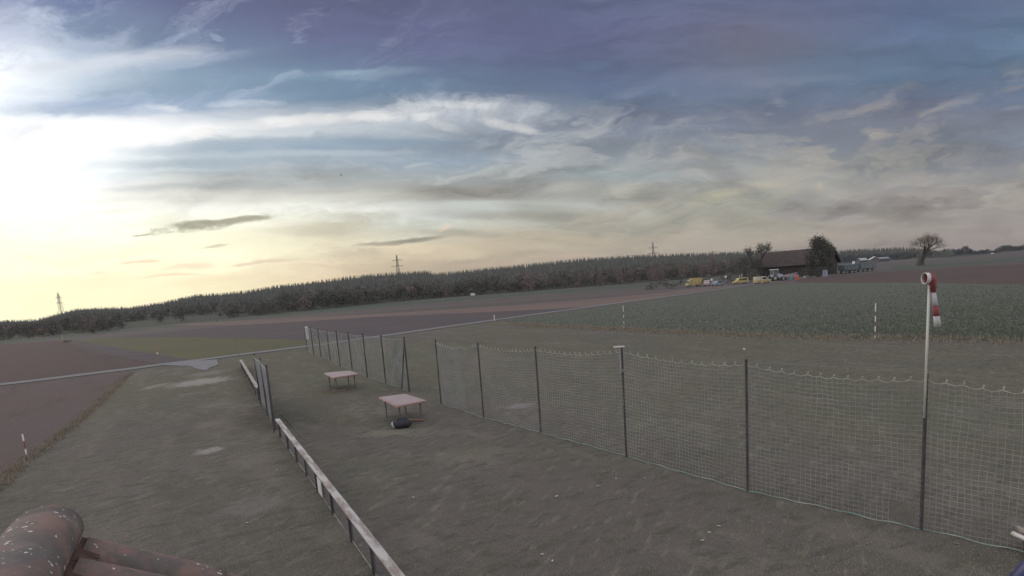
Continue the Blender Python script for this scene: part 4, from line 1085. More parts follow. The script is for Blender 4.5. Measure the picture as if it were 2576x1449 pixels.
for i in range(len(pts) - 1):
    net_panel(nf, (pts[i].x, pts[i].y, 0), (pts[i + 1].x, pts[i + 1].y, 0), hs[i] - .07, hs[i + 1] - .07, seed=i + 3, hole=(.91, .085, .15, .20) if i == 4 else None, sag=.16 if i == 0 else .11, ncl=13 if i >= 3 else 16)
net_panel(nf, (pts[0].x + .05, pts[0].y + .06, 0), (pts[0].x + (pts[1].x - pts[0].x) * .62, pts[0].y + (pts[1].y - pts[0].y) * .62 + .05, 0), hs[0] - .1, hs[1] - .2, seed=77, clips=False, m=net_g, sag=.12, base_rope=False)
# the white topped T on the fourth post is hooked on, not part of the net
P = pts[3]; h = hs[3]
tt = thing("t_rod", (P.x - .05, P.y - .03, 0), "white crossbar on a short grey rod hooked to the fourth net post", "rod")
MB().tube([(0, 0, h + .01), (0, 0, h - .62)], .022, 8).build("rod", mat("grey_rod", (.30, .30, .31), rough=.5), tt)
MB().box((-.02, 0, h + .03), (.27, .05, .045), rz=R(-5), bev=.012).build("crossbar", mat("cream_bar", (.62, .58, .48), rough=.6), tt)
MB().box((.03, 0, h - .56), (.06, .06, .07)).build("hook", post_m, tt)

FP = [(773.7,884.3,819.5),(789.3,892.7,821),(807.9,898.2,826),(831,906.6,828.7),(856,921.8,831.5),(886.5,931.6,834.5),(924.6,949.6,837.5),(971,964.9,841.5),(1030,987.1,845.6)]
ff = thing("net_fence", (0, 0, 0), "farther safety net with nine close dark posts and a white board at its far end", "fence", "safety nets on posts")
fp = [spot(a, b) for a, b, c in FP]; fh = [height_of(*q) for q in FP]
for P, h in zip(fp, fh): fence_post(ff, P, h, .038)
for i in range(len(fp) - 1):
    net_panel(ff, (fp[i].x, fp[i].y, 0), (fp[i + 1].x, fp[i + 1].y, 0), fh[i] - .08, fh[i + 1] - .08, cell=.10, r=.0036, seed=40 + i, clips=False, sag=.05)
# drawn up green netting and the strut of the last post
q0 = fp[-1]; q1 = fp[-2]; dv = (q1 - q0)
for k, f in enumerate((.05, .16, .28)):
    a = q0 + dv * f; b_ = q0 + dv * (f + .42)
    net_panel(ff, (a.x, a.y + .02 * k, 0), (b_.x, b_.y + .02 * k, 0), fh[-1] - .1, fh[-1] - .16, cell=.08, r=.0028, seed=60 + k, clips=False, m=net_g, sag=.03, top_rope=False, base_rope=False)
MB().tube([(q0.x, q0.y, fh[-1] * .93), (q0.x + dv.x * .3, q0.y + dv.y * .3, 0)], .03, 8).build("strut", fpost_m, ff)
P = fp[0]; k = P.y / F_PX
bd = thing("board", (P.x, P.y, 0), "narrow upright white board fixed to the first post of the farther net", "board")
MB().box((.16, -.05, fh[0] - .62), (.24, .03, 1.15), rz=R(15), bev=.008).build("panel", mat("white_board", (.66, .64, .60), rough=.6), bd)
MB().box((.06, -.02, fh[0] - .5), (.1, .04, .04)).build("bracket", post_m, bd)

# screens of fine netting between the rails
screen_m = mat("grey_fine_net", (.17, .175, .185), rough=.9, vary=.1, scale=2)
sc = thing("net_screen", (0, 0, 0), "high grey netting screen of two bays between the two low rails", "screen")
SP = [(657, 1020, 887), (674, 1046, 898), (692, 1083, 915)]
sp = [spot(a, b) for a, b, c in SP]; sh = [height_of(*q) for q in SP]
for P, h in zip(sp, sh): fence_post(sc, P, h, .03)
fence_post(sc, sp[-1] + Vector((.12, -.35, 0)), sh[-1] * .97, .026, lean=(-.12, .35), name="strut")
for i in range(2):
    a, b_ = sp[i], sp[i + 1]; n = 24; V, F_ = [], []
    for j in range(n + 1):
        u = j / n; zt = sh[i] + (sh[i + 1] - sh[i]) * u - .05 - .16 * (4 * u * (1 - u)) ** .7; q = a + (b_ - a) * u
        for k in range(9):
            v = k / 8; V.append((q.x + .02 * math.sin(u * 9 + v * 4), q.y + .02 * math.sin(u * 7 + v * 3), .03 + (zt - .03) * v))
    for j in range(n):
        for k in range(8): F_.append((j * 9 + k, (j + 1) * 9 + k, (j + 1) * 9 + k + 1, j * 9 + k + 1))
    o = mesh_obj("net_panel", V, F_, screen_m, sc, smooth=True); md = o.modifiers.new("t", 'SOLIDIFY'); md.thickness = .006
    V2, F2 = strings([[V[j * 9 + 8] for j in range(n + 1)]], .010); mesh_obj("top_rope", V2, F2, rope_m, sc)

# ------------------------------------------------------------------ low rails
plank_m = mat("weathered_plank", (.27, .22, .20), rough=.85, rgb2=(.46, .44, .42), scale=3.0, contrast=.07, stretch=(.45, 2.2, 1), bump=.3, detail=7)
plank_far_m = mat("far_plank_paint", (.42, .39, .36), rough=.85, rgb2=(.26, .21, .2), scale=2, contrast=.06)
mesh_dark = mat("black_shade_net", (.085, .08, .08), rough=.95, vary=.2, scale=3)
red_edge = mat("reddish_plank_edge", (.30, .17, .14), rough=.8)
def rail(A, Bp, z, w, base_pts, label, pm, net_alpha=False):
    t = thing("low_rail", (0, 0, 0), label, "rail", "low rails along the mown strip")
    d = (Bp - A); L_ = d.length; d.normalize(); ang = math.atan2(d.y, d.x); c = (A + Bp) / 2
    seg = max(1, round(L_ / 4.0)); 
    for k in range(seg):
        q = A + d * (L_ * (k + .5) / seg)
        o = MB().box((0, 0, 0), (L_ / seg - .012, w, .028), bev=.004).build("plank", pm, t); o.location = (q.x, q.y, z + .002 * (k % 2)); o.rotation_euler = (0, 0, ang)
        o = MB().box((0, 0, 0), (L_ / seg - .02, w * .92, .012)).build("plank_underside", red_edge, t); o.location = (q.x, q.y, z - .021); o.rotation_euler = (0, 0, ang)
    for P in base_pts: MB().box((P.x, P.y, z / 2 - .05), (.065, .065, z + .05), rz=ang, bev=.006).build("post", fpost_m, t)
    n = Vector((-d.y, d.x, 0)); V, F_ = [], []; N = 60
    off = n * (-.0)
    for j in range(N + 1):
        q = A + d * (L_ * j / N) + n * (.01 * math.sin(j * .9))
        for k in range(4): V.append((q.x, q.y, .02 + (z - .06) * k / 3))
    for j in range(N):
        for k in range(3): F_.append((j * 4 + k, (j + 1) * 4 + k, (j + 1) * 4 + k + 1, j * 4 + k + 1))
    return t, (V, F_)
rA, rB = spot(697, 1054, .6), spot(1003, 1449, .6); rA.z = rB.z = 0
dr = (rB - rA).normalized(); rB2 = rA + dr * ((rB - rA).length + 4.2)
z7 = lambda X, Y: ((900 + X / 1.906) * .6708, (1400 + Y / 1.906) * .6708)
rb = [spot(*z7(*b)) for b in ((280,465),(337,548),(395,640),(452,745),(527,858),(632,1020),(765,1215),(935,1449))]
rb = [rA + dr * ((q - rA).dot(dr)) for q in rb]; rb += [rA + dr * ((rb[-1] - rA).length + k * 1.45) for k in (1, 2, 3)]
t, (V, F_) = rail(rA, rB2, .6, .145, rb, "long low rail with a weathered white plank, running from the roof toward the grey screen", plank_m)
def alpha_net(name, base, a):
    m, nt, b = new_mat(name); b.inputs['Base Color'].default_value = (*base, 1); b.inputs['Roughness'].default_value = .95
    tr_ = nt.nodes.new('ShaderNodeTexCoord'); n = nt.nodes.new('ShaderNodeTexNoise'); n.inputs['Scale'].default_value = 60; nt.links.new(tr_.outputs['Object'], n.inputs['Vector'])
    mr = nt.nodes.new('ShaderNodeMapRange'); nt.links.new(n.outputs[0], mr.inputs[0]); mr.inputs[1].default_value = .3; mr.inputs[2].default_value = .7; mr.inputs[3].default_value = a - .12; mr.inputs[4].default_value = a + .12
    nt.links.new(mr.outputs[0], b.inputs['Alpha']); return m
shade_m = alpha_net("fine_shade_net", (.15, .143, .148), .42)
mesh_obj("shade_net", V, F_, shade_m, t)
# taut lines strung beneath the plank
V2, F2 = strings([[tuple(rA + dr * s_ + Vector((0, 0, .04))) for s_ in np.linspace(0, (rB2 - rA).length, 20)]], .005); mesh_obj("bottom_cord", V2, F2, rope_m, t)
fA, fB = spot(605, 905, .6), spot(648, 976, .6); fA.z = fB.z = 0; dfv = (fB - fA).normalized()
t, (V, F_) = rail(fA, fB, .6, .16, [fA + dfv * s_ for s_ in np.linspace(.1, (fB - fA).length - .1, 9)], "far low rail with faded plank and dark netting beyond the grey screen", plank_far_m)
mesh_obj("shade_net", V, F_, alpha_net("dark_shade_net", (.07, .065, .07), .9), t)
# piece of dark netting that carries on behind the screen
a = fB; b_ = sp[0] + Vector((-.1, .3, 0))
t2 = thing("shade_net_panel", (0, 0, 0), "low dark netting panel filling the gap between far rail and screen", "netting")
V, F_ = [], []
for j in range(21):
    q = a + (b_ - a) * j / 20
    for k in range(4): V.append((q.x, q.y, .02 + .5 * k / 3))
for j in range(20):
    for k in range(3): F_.append((j * 4 + k, (j + 1) * 4 + k, (j + 1) * 4 + k + 1, j * 4 + k + 1))
mesh_obj("netting", V, F_, alpha_net("dark_gap_net", (.07, .065, .07), .88), t2)
for f in (.05, .5, .95): q = a + (b_ - a) * f; MB().tube([(q.x, q.y, 0), (q.x, q.y, .56)], .025, 6).build("stake", fpost_m, t2)
# white notice board on the rail
q = spot(813, 1262); q = rA + dr * ((q - rA).dot(dr)); nn = Vector((dr.y, -dr.x, 0))
if nn.x > 0: nn = -nn
hb = thing("hanging_board", (q.x, q.y, 0), "small white board hung on the outer side of the near low rail", "board", rz=math.atan2(dr.y, dr.x))
sd_ = -1 if nn.dot(Vector((-dr.y, dr.x, 0))) < 0 else 1
MB().box((0, sd_ * .06, .36), (.42, .015, .36), bev=.004).build("panel", mat("notice_white", (.62, .61, .57), rough=.6), hb)
MB().tube([(-.12, sd_ * .055, .54), (-.12, sd_ * .03, .585)], .006, 5).build("hook", post_m, hb); MB().tube([(.12, sd_ * .055, .54), (.12, sd_ * .03, .585)], .006, 5).build("hook", post_m, hb)
# pale string lying on the lawn
V2, F2 = strings([[tuple(spot(a_, b2) + Vector((0, 0, .03))) for a_, b2 in ((704, 1040), (722, 1060), (742, 1080), (757, 1098), (768, 1108))]], .012)
o = mesh_obj("string", V2, F2, mat("pale_green_string", (.20, .22, .18), rough=.9)); tag(o, "pale greenish string stretched over the grass from the screen's foot", "string")

# ------------------------------------------------------------------ assembly tables
top_m = mat("pinkish_board", (.345, .265, .265), rough=.6, vary=.08, scale=1.2, spec=.4)
edge_m = mat("orange_edge", (.42, .22, .17), rough=.7, vary=.15, scale=4)
leg_m = mat("grey_leg", (.155, .155, .165), rough=.6, metal=.2)
def table(corners, z, label, wood=True):
    P = [spot(a, b, z) for a, b in corners]; c = sum(P, Vector()) / 4; c.z = 0
    t = thing("work_table", c, label, "table", "square work tables on the lawn")
    Q = [Vector((p.x - c.x, p.y - c.y, 0)) for p in P]
    b = MB(); b.add([q + Vector((0, 0, z)) for q in Q] + [q + Vector((0, 0, z - .022)) for q in Q], [(0, 3, 2, 1), (4, 5, 6, 7), (0, 1, 5, 4), (1, 2, 6, 5), (2, 3, 7, 6), (3, 0, 4, 7)]); b.build("tabletop", top_m, t)
    b = MB()
    for i in range(4):
        a, d_ = Q[i] * .985, Q[(i + 1) % 4] * .985; b.tube([a + Vector((0, 0, z - .045)), d_ + Vector((0, 0, z - .045))], .026, 4)
    b.build("edge_frame", edge_m, t)
    for i, q in enumerate(Q):
        f = .74; MB().tube([(q.x * f, q.y * f, z - .05), (q.x * f * .99, q.y * f * .99, 0)], [.030, .026], 8).build("leg", leg_m, t)
    return t, c
def square_up(corners, z):
    """survey the four corners and return the best true rectangle"""
    P = [spot(a, b, z) for a, b in corners]; c = sum(P, Vector()) / 4
    u = ((P[1] - P[0]) + (P[2] - P[3])) / 2; v = ((P[3] - P[0]) + (P[2] - P[1])) / 2
    return P
t1, c1 = table([(953, 999), (1019, 990.5), (1072, 1007), (1000, 1021)], .75, "nearer of the two square pinkish work tables, with things lying under it")
t2_, c2 = table([(815, 938), (879, 932), (902, 940), (838, 950)], .75, "farther of the two square pinkish work tables")
# things under the near table
bag = thing("bag", spot(1013, 1077), "black bag with a white end lying under the near table", "bag", rz=R(8))
b = MB(); b.tube([(-.30, 0, .12), (-.24, 0, .15), (-.1, 0, .17), (.1, 0, .17), (.24, 0, .15), (.3, 0, .11)], [.07, .13, .165, .165, .13, .05], 12); b.build("body", mat("black_fabric", (.045, .043, .050), rough=.8, vary=.2, scale=6, bump=.3), bag, smooth=True)
MB().tube([(-.33, 0, .12), (-.27, 0, .14)], [.09, .13], 12).build("white_end", mat("white_fabric", (.42, .42, .45), rough=.7), bag)
MB().tube([(-.15, -.08, .3), (-.1, -.1, .38), (.1, -.1, .38), (.15, -.08, .3)], .012, 6).build("handle", mat("black_strap", (.04, .04, .045), rough=.8), bag)
brd = thing("bat", spot(1045, 1060), "orange brown board with a white tip lying behind the black bag", "board", rz=R(-12))
MB().box((.05, 0, .05), (.5, .10, .03), bev=.008).build("blade", mat("orange_wood", (.28, .17, .11), rough=.7), brd)
MB().box((-.24, 0, .06), (.12, .12, .05), bev=.015).build("tip", mat("white_tip", (.42, .42, .44), rough=.6), brd)
bk = thing("brick", spot(853, 985), "reddish paving brick lying under the far table", "brick", rz=R(5)); MB().box((0, 0, .03), (.75, .18, .06), bev=.01).build("body", mat("brick_red", (.20, .145, .12), rough=.9), bk)

# ------------------------------------------------------------------ windsock
wb = spot(2317, 1335); wx = wb + Vector((-.055, -.05, 0))
ws = thing("windsock", (wx.x, wx.y, 0), "limp red and white windsock on a white pole strapped to a net post", "windsock")
k = wb.y
def zof(px, py):    # height at the pole's distance
    d = ray(px, py); return CAM_H + d.z / d.y * wx.y
def xof(px, py):
    d = ray(px, py); return d.x / d.y * wx.y - wx.x
ivory = mat("ivory_pole", (.62, .59, .50), rough=.45, vary=.06)
zt = zof(2333, 714); zb = zof(2340, 1050)
MB().tube([(0, 0, zb), (0, 0, zt)], [.0155, .0125], 12).build("pole", ivory, ws, smooth=True)
MB().tube([(.024, 0, zof(2340, 735)), (.019, 0, zof(2345, 1000))], .0055, 8).build("side_rod", mat("pale_rod", (.50, .48, .46), rough=.5), ws, smooth=True)
MB().tube([(0, 0, zof(2333, 728)), (.03, 0, zof(2336, 730)), (.024, .0, zof(2340, 735))], .006, 6).build("bracket", post_m, ws)
for z in (zb + .04, zb + .22): MB().tube([(0.02, .02, z), (0.02, .02, z + .03)], .036, 12).build("strap", fpost_m, ws)
hz = zof(2326, 700.5); hx = xof(2326, 700.5); rr = .084
ax = Vector((-.985, .17, .0)).normalized()     # the way the mouth faces
X_ = Vector((0, 0, 1)); Y_ = ax.cross(X_).normalized(); X_ = Y_.cross(ax)
Cn = Vector((hx, 0, hz)); n = 24
def circ(c, r, X, Y, n=24): return [c + X * math.cos(2 * math.pi * i / n) * r + Y * math.sin(2 * math.pi * i / n) * r for i in range(n)]
ring = circ(Cn, rr, X_, Y_); MB().tube(ring + [ring[0], ring[1]], .006, 6, caps=False).build("hoop", mat("hoop_white", (.66, .60, .52), rough=.5), ws, smooth=True)
# the cloth: mouth, a short drum behind it, then hanging down
path = [(Cn, rr, X_, Y_)]
back = -ax
c1_ = Cn + back * .08; c2s = Cn + back * .155 + Vector((0, 0, -.03))
path.append((Cn + back * .045, rr * 1.0, X_, Y_)); path.append((c1_, rr * .96, X_, Y_))
for f in (.35, .7):
    a = ax.lerp(Vector((0, 0, 1)), f).normalized(); Y = Y_; X = (back * f + Vector((0, 0, 1)) * (1 - f)).normalized()
    path.append((Cn + back * (.08 + .035 * f) + Vector((0, 0, -.07 * f)), rr * (.96 - .40 * f), X, Y))
hx0 = lambda px, py: Vector((xof(px + 1.5, py), -.02, zof(px, py)))
Xh, Yh = Vector((1, 0, 0)), Vector((0, 1, 0))
hang = [(2345.5, 738, .040), (2347, 760, .045), (2349, 790 - 8, .052), (2350.5, 772 + 12, .053)]
hang = [(2345, 736, 9), (2346.5, 752, 10.5), (2348.5, 769, 12), (2350.5, 785, 14), (2351.5, 795, 14.5), (2353, 806, 15), (2354.5, 821.5, 15.5)]
kpx = wx.y / F_PX
path2 = [(hx0(a, b), w * kpx / 1.0 * .98, w * kpx * .55) for a, b, w in hang]
V, F_, MI = [], [], []
ringn = 24
rings = []
for (c, r, X, Y) in path: rings.append([c + X * math.cos(2 * math.pi * i / ringn) * r + Y * math.sin(2 * math.pi * i / ringn) * r for i in range(ringn)])
for j, (c, rx, ry) in enumerate(path2):
    rings.append([c + back * (rx * .45 * math.cos(2 * math.pi * i / ringn)) + Y_ * (ry * .6 * math.sin(2 * math.pi * i / ringn) * (1 + .35 * math.sin(i * 2.1))) + Vector((0, 0, .004 * math.sin(i * 1.7 + j))) for i in range(ringn)])
for rg in rings: V += [tuple(q) for q in rg]
for j in range(len(rings) - 1):
    for i in range(ringn):
        F_.append((j * ringn + i, j * ringn + (i + 1) % ringn, (j + 1) * ringn + (i + 1) % ringn, (j + 1) * ringn + i))
sock_red = mat("sock_red_cloth", (.30, .085, .09), rough=.7, vary=.12, scale=7); sock_white = mat("sock_white_cloth", (.60, .57, .57), rough=.7, vary=.06, scale=5)
seq = []
nr = len(rings) - 1; np_ = len(path)
for j in range(nr):
    if j == 0: c = 'w'
    elif j < np_: c = 'r'
    else:
        py = hang[j - np_ + 0][1]; c = 'w' if py < 768 else ('r' if py < 794 else 'w')
    seq.append(c)
i0 = 0
while i0 < nr:
    j0 = i0
    while j0 < nr and seq[j0] == seq[i0]: j0 += 1
    vs_ = V[i0 * ringn:(j0 + 1) * ringn]; fs_ = [tuple(q - i0 * ringn for q in f) for f in F_[i0 * ringn:j0 * ringn]]
    o = mesh_obj("red_cloth" if seq[i0] == 'r' else "white_cloth", vs_, fs_, sock_red if seq[i0] == 'r' else sock_white, ws, smooth=True); md = o.modifiers.new("t", 'SOLIDIFY'); md.thickness = .002
    i0 = j0

# ------------------------------------------------------------------ the clubhouse roof corner
ra = R(-31); ru = Vector((math.sin(ra), math.cos(ra), 0)); rn = Vector((math.cos(ra), -math.sin(ra), 0)); al = R(35)
rs_ = rn * math.cos(al) - Vector((0, 0, math.sin(al))); rup = rn * math.sin(al) + Vector((0, 0, math.cos(al)))
d = ray(93, 1374).normalized(); RC = Vector((0, 0, CAM_H)) + d * 2.1
def clay(name, c1, c2, lich):
    m, nt, b = new_mat(name); b.inputs['Roughness'].default_value = .85; b.inputs['Specular IOR Level'].default_value = .25
    tcn = nt.nodes.new('ShaderNodeTexCoord')
    def nz(s, d=5, r=.6):
        n = nt.nodes.new('ShaderNodeTexNoise'); n.inputs['Scale'].default_value = s; n.inputs['Detail'].default_value = d; n.inputs['Roughness'].default_value = r; nt.links.new(tcn.outputs['Object'], n.inputs['Vector']); return n.outputs[0]
    def mr(s, a, bb, k=1.0):
        n = nt.nodes.new('ShaderNodeMapRange'); n.interpolation_type = 'SMOOTHSTEP'; nt.links.new(s, n.inputs[0]); n.inputs[1].default_value = a; n.inputs[2].default_value = bb; n.inputs[4].default_value = k; return n.outputs[0]
    def mx(f, a, c):
        n = nt.nodes.new('ShaderNodeMix'); n.data_type = 'RGBA'; nt.links.new(f, n.inputs[0])
        if isinstance(a, tuple): n.inputs[6].default_value = (*a, 1)
        else: nt.links.new(a, n.inputs[6])
        n.inputs[7].default_value = (*c, 1); return n.outputs[2]
    col = mx(mr(nz(9), .35, .65), c1, c2); col = mx(mr(nz(22), .46, .66, .8), col, (.12, .115, .10)); col = mx(mr(nz(5), .52, .72, .6), col, (.26, .23, .21))
    vo = nt.nodes.new('ShaderNodeTexVoronoi'); vo.inputs['Scale'].default_value = lich; vo.inputs['Randomness'].default_value = 1
    mp = nt.nodes.new('ShaderNodeMapping'); nt.links.new(tcn.outputs['Object'], mp.inputs[0]); mp.inputs['Scale'].default_value = (1, 1.7, 1)
    wv = nt.nodes.new('ShaderNodeVectorMath'); wv.operation = 'MULTIPLY_ADD'; nn_ = nt.nodes.new('ShaderNodeTexNoise'); nn_.inputs['Scale'].default_value = 30; nt.links.new(tcn.outputs['Object'], nn_.inputs['Vector'])
    nt.links.new(nn_.outputs[1], wv.inputs[0]); wv.inputs[1].default_value = (.04, .04, .04); nt.links.new(mp.outputs[0], wv.inputs[2]); nt.links.new(wv.outputs[0], vo.inputs['Vector'])
    cond = nt.nodes.new('ShaderNodeMath'); cond.operation = 'MULTIPLY'
    # each speck its own size, many cells bare
    sz = nt.nodes.new('ShaderNodeSeparateColor'); nt.links.new(vo.outputs['Color'], sz.inputs[0])
    lt = nt.nodes.new('ShaderNodeMath'); lt.operation = 'MULTIPLY_ADD'; nt.links.new(sz.outputs[0], lt.inputs[0]); lt.inputs[1].default_value = .62; lt.inputs[2].default_value = -.30
    df = nt.nodes.new('ShaderNodeMath'); df.operation = 'SUBTRACT'; nt.links.new(lt.outputs[0], df.inputs[0]); nt.links.new(vo.outputs['Distance'], df.inputs[1])
    col = mx(mr(df.outputs[0], .0, .03, .92), col, (.60, .62, .60))
    nt.links.new(col, b.inputs['Base Color'])
    bp = nt.nodes.new('ShaderNodeBump'); bp.inputs['Strength'].default_value = .5; bp.inputs['Distance'].default_value = .004; nt.links.new(nz(60, 6, .7), bp.inputs['Height']); nt.links.new(bp.outputs[0], b.inputs['Normal'])
    return m
clay_m = clay("old_clay_tile", (.225, .148, .125), (.14, .118, .115), 44)
clay2_m = clay("mossy_clay_tile", (.215, .14, .125), (.16, .12, .115), 30)
def half_tile(parent, p, axis, up, r0, r1, L_, name, m, th=.014, arc=R(200), flare=0.0):
    """an arched tile: starts at p and runs along axis; radius r0 -> r1"""
    side = axis.cross(up).normalized(); n = 20; V, F_ = [], []; st_ = 8
    for j in range(st_ + 1):
        q = p + axis * (L_ * j / st_); r = r0 + (r1 - r0) * j / st_
        if j == st_ and flare: r += flare
        for rr_ in (r, r - th):
            for i in range(n + 1):
                a = -arc / 2 + arc * i / n; V.append(q + side * math.sin(a) * rr_ + up * math.cos(a) * rr_ * .92)
    w_ = 2 * (n + 1)
    for j in range(st_):
        for i in range(n):
            F_.append((j * w_ + i, j * w_ + i + 1, (j + 1) * w_ + i + 1, (j + 1) * w_ + i)); F_.append((j * w_ + n + 1 + i, (j + 1) * w_ + n + 1 + i, (j + 1) * w_ + n + 2 + i, j * w_ + n + 2 + i))
        for i in (0, n): F_.append((j * w_ + i, (j + 1) * w_ + i, (j + 1) * w_ + n + 1 + i, j * w_ + n + 1 + i))
    for j in (0, st_):
        for i in range(n): F_.append((j * w_ + i, j * w_ + i + 1, j * w_ + n + 2 + i, j * w_ + n + 1 + i))
    return mesh_obj(name, [tuple(q - ORG) for q in V], F_, m, parent, smooth=True)
ORG = Vector((RC.x - rn.x * .2, RC.y - rn.y * .2, 0))
club = thing("clubhouse", ORG, "weathered clay tiled roof corner of the clubhouse under the camera", "building")
UPZ = Vector((0, 0, 1))
E0 = RC + ru * .11
# ridge tiles, the far one overlapping the next
half_tile(club, E0, -ru, UPZ, .090, .102, .60, "ridge_tile", clay_m, arc=R(215))
half_tile(club, E0 - ru * .56 - UPZ * .012, -ru, UPZ, .090, .100, .40, "ridge_tile", clay2_m, arc=R(215))
half_tile(club, E0 - ru * .92 - UPZ * .012, -ru, UPZ, .090, .100, .40, "ridge_tile", clay_m, arc=R(215))
# rounded closing cap at the gable end
V, F_ = [], []; n = 20; side = (-ru).cross(UPZ).normalized()
for j in range(6):
    f = math.cos(j / 5 * math.pi / 2); o_ = math.sin(j / 5 * math.pi / 2) * .05
    for i in range(n + 1):
        a = -R(215) / 2 + R(215) * i / n; V.append(tuple(E0 + ru * o_ + side * math.sin(a) * .090 * f + UPZ * math.cos(a) * .090 * .92 * f - ORG))
for j in range(5):
    for i in range(n): F_.append((j * (n + 1) + i, (j + 1) * (n + 1) + i, (j + 1) * (n + 1) + i + 1, j * (n + 1) + i + 1))
mesh_obj("ridge_end_cap", V, F_, clay_m, club, smooth=True)
# cover tiles down both slopes
for sgn in (1, -1):
    sv = rn * sgn * math.cos(al) - UPZ * math.sin(al); uv = rn * sgn * math.sin(al) + UPZ * math.cos(al)
    for i in range(5):
        q = RC - UPZ * .035 + ru * (.066 - i * .155) + sv * .085
        for k in range(5):
            half_tile(club, q + sv * (.37 * k) + uv * (-.006 * k), sv, uv, .062, .071, .42, "roof_tile", clay2_m if (i + k) % 2 else clay_m, arc=R(180))
    # boards under the tiles
    c0 = RC - UPZ * .13 + ru * .10; Q = [c0, c0 - ru * 1.15, c0 - ru * 1.15 + sv * 2.0, c0 + sv * 2.0]
    MB().add([q - ORG for q in Q] + [q - ORG - uv * .03 for q in Q], [(0, 1, 2, 3), (4, 7, 6, 5), (0, 4, 5, 1), (1, 5, 6, 2), (2, 6, 7, 3), (3, 7, 4, 0)]).build("roof_deck", mat("deck_boards", (.12, .085, .07), rough=.9, vary=.2), club)
    # brush strip closing the gap below the ridge
    b = MB()
    for i in range(70):
        q = RC + ru * (.10 - i * .016) + rn * sgn * .080 - UPZ * .042; b.tube([q - ORG, q + sv * .062 - UPZ * .006 + ru * rnd.uniform(-.004, .004) - ORG], [.0045, .003], 4)
    b.build("brush_strip", mat("brown_brush", (.12, .075, .06), rough=.9), club)
# wall below
hwall = RC.z - .75; c0 = RC - ru * .1
b = MB(); Q = [c0 + rn * 1.3, c0 - rn * 1.3, c0 - rn * 1.3 - ru * 1.0, c0 + rn * 1.3 - ru * 1.0]
b.add([Vector((q.x - ORG.x, q.y - ORG.y, 0)) for q in Q] + [Vector((q.x - ORG.x, q.y - ORG.y, hwall)) for q in Q], [(0, 1, 5, 4), (1, 2, 6, 5), (2, 3, 7, 6), (3, 0, 4, 7), (4, 5, 6, 7)])
b.build("wall", mat("cream_render", (.45, .42, .36), rough=.9), club)
# pipe and board at the right edge, on the ground
def lay(pa, pb, z): return spot(pa[0], pa[1], z), spot(pb[0], pb[1], z)
a, b_ = lay((2549, 1342), (2640, 1382), .30)
t = thing("pipe", (0, 0, 0), "short white pipe jutting into view at the edge beside the net", "pipe"); MB().tube([a, b_], .032, 14).build("tube", white_m, t, smooth=True)
MB().tube([a + (a - b_).normalized() * .004, a + (b_ - a).normalized() * .02], .036, 14).build("collar", mat("cream_collar", (.5, .5, .4), rough=.6), t)
MB().box(((b_.x + a.x) / 2 + .2, (b_.y + a.y) / 2, .13), (.12, .5, .26)).build("support", fpost_m, t)
a, b_ = lay((2547, 1322), (2640, 1360), .36); dd_ = b_ - a
t = thing("beam", (0, 0, 0), "weathered wooden beam end lying just above the white pipe", "beam")
M_ = Matrix.Rotation(math.atan2(dd_.y, dd_.x), 4, 'Z'); MB().box((a + b_) / 2, (dd_.length, .085, .06), M=M_, bev=.006).build("timber", mat("weathered_timber", (.36, .31, .27), rough=.9, rgb2=(.17, .15, .14), scale=9, contrast=.08), t)
MB().box(Vector(((a.x + b_.x) / 2, (a.y + b_.y) / 2, .16)) + Vector((.25, 0, 0)), (.1, .4, .32)).build("support", fpost_m, t)
q = Vector((0, 0, CAM_H)) + ray(2592, 1437).normalized() * 2.2
t = thing("gutter_pipe", (q.x, q.y, q.z), "dark blue rod cutting the bottom right corner", "rod")
dv_ = (ray(2600, 1404).normalized() - ray(2530, 1480).normalized()) * 2.2
MB().tube([-dv_ * 2, dv_ * 3], .028, 12).build("tube", mat("dark_blue_paint", (.05, .055, .14), rough=.4), t, smooth=True); MB().tube([dv_ * 2.9, dv_ * 3.05], .034, 12).build("cap", fpost_m, t)

# ------------------------------------------------------------------ leaf litter and grass
leaf_pale = mat("dry_leaf", (.50, .44, .33), rough=.8, vary=.2, scale=20)
def leaf_geo():
    V = [(-.5, 0, 0), (-.25, .2, .05), (.1, .24, .08), (.5, 0, .02), (.1, -.24, .09), (-.25, -.2, .04), (0, 0, -.01)]
    return V, [(0, 6, 1), (1, 6, 2), (2, 6, 3), (3, 6, 4), (4, 6, 5), (5, 6, 0)]
lv, lf = leaf_geo(); lme = None
LP = [(621, 1319, .09, "on the mown strip above the roof corner"), (697, 1184, .08, "on the mown strip left of the rail's middle"), (603, 1140, .07, "beside the pale bare patch on the mown strip"),
      (875, 1345, .07, "at the foot of the near rail on its left"), (908, 1377, .08, "left of the last visible rail post"), (1040, 1255, .09, "alone right of the rail's middle"), (1400, 1252, .09, "below the third net bay"),
      (1505, 1226, .1, "long one near the fourth net post's foot"), (1365, 1399, .08, "near the bottom edge of the lawn, alone"), (1808, 1328, .09, "yellowish one left below the fifth net post"), (1785, 1344, .08, "brownish one beside the yellowish leaf"),
      (2405, 1372, .1, "long twig-like one right of the windsock's post"), (1768, 1364, .07, "smallest one near the yellowish leaf"), (1550, 1207, .07, "close to the foot of the fourth net post"), (1275, 1100, .08, "right of the near table by the net"), (1390, 1416, .08, "lowest one at the bottom edge"),
      (2490, 1071, .1, "caught behind the netting at the far right"), (1622, 1206, .07, "between two net posts below the rope")]
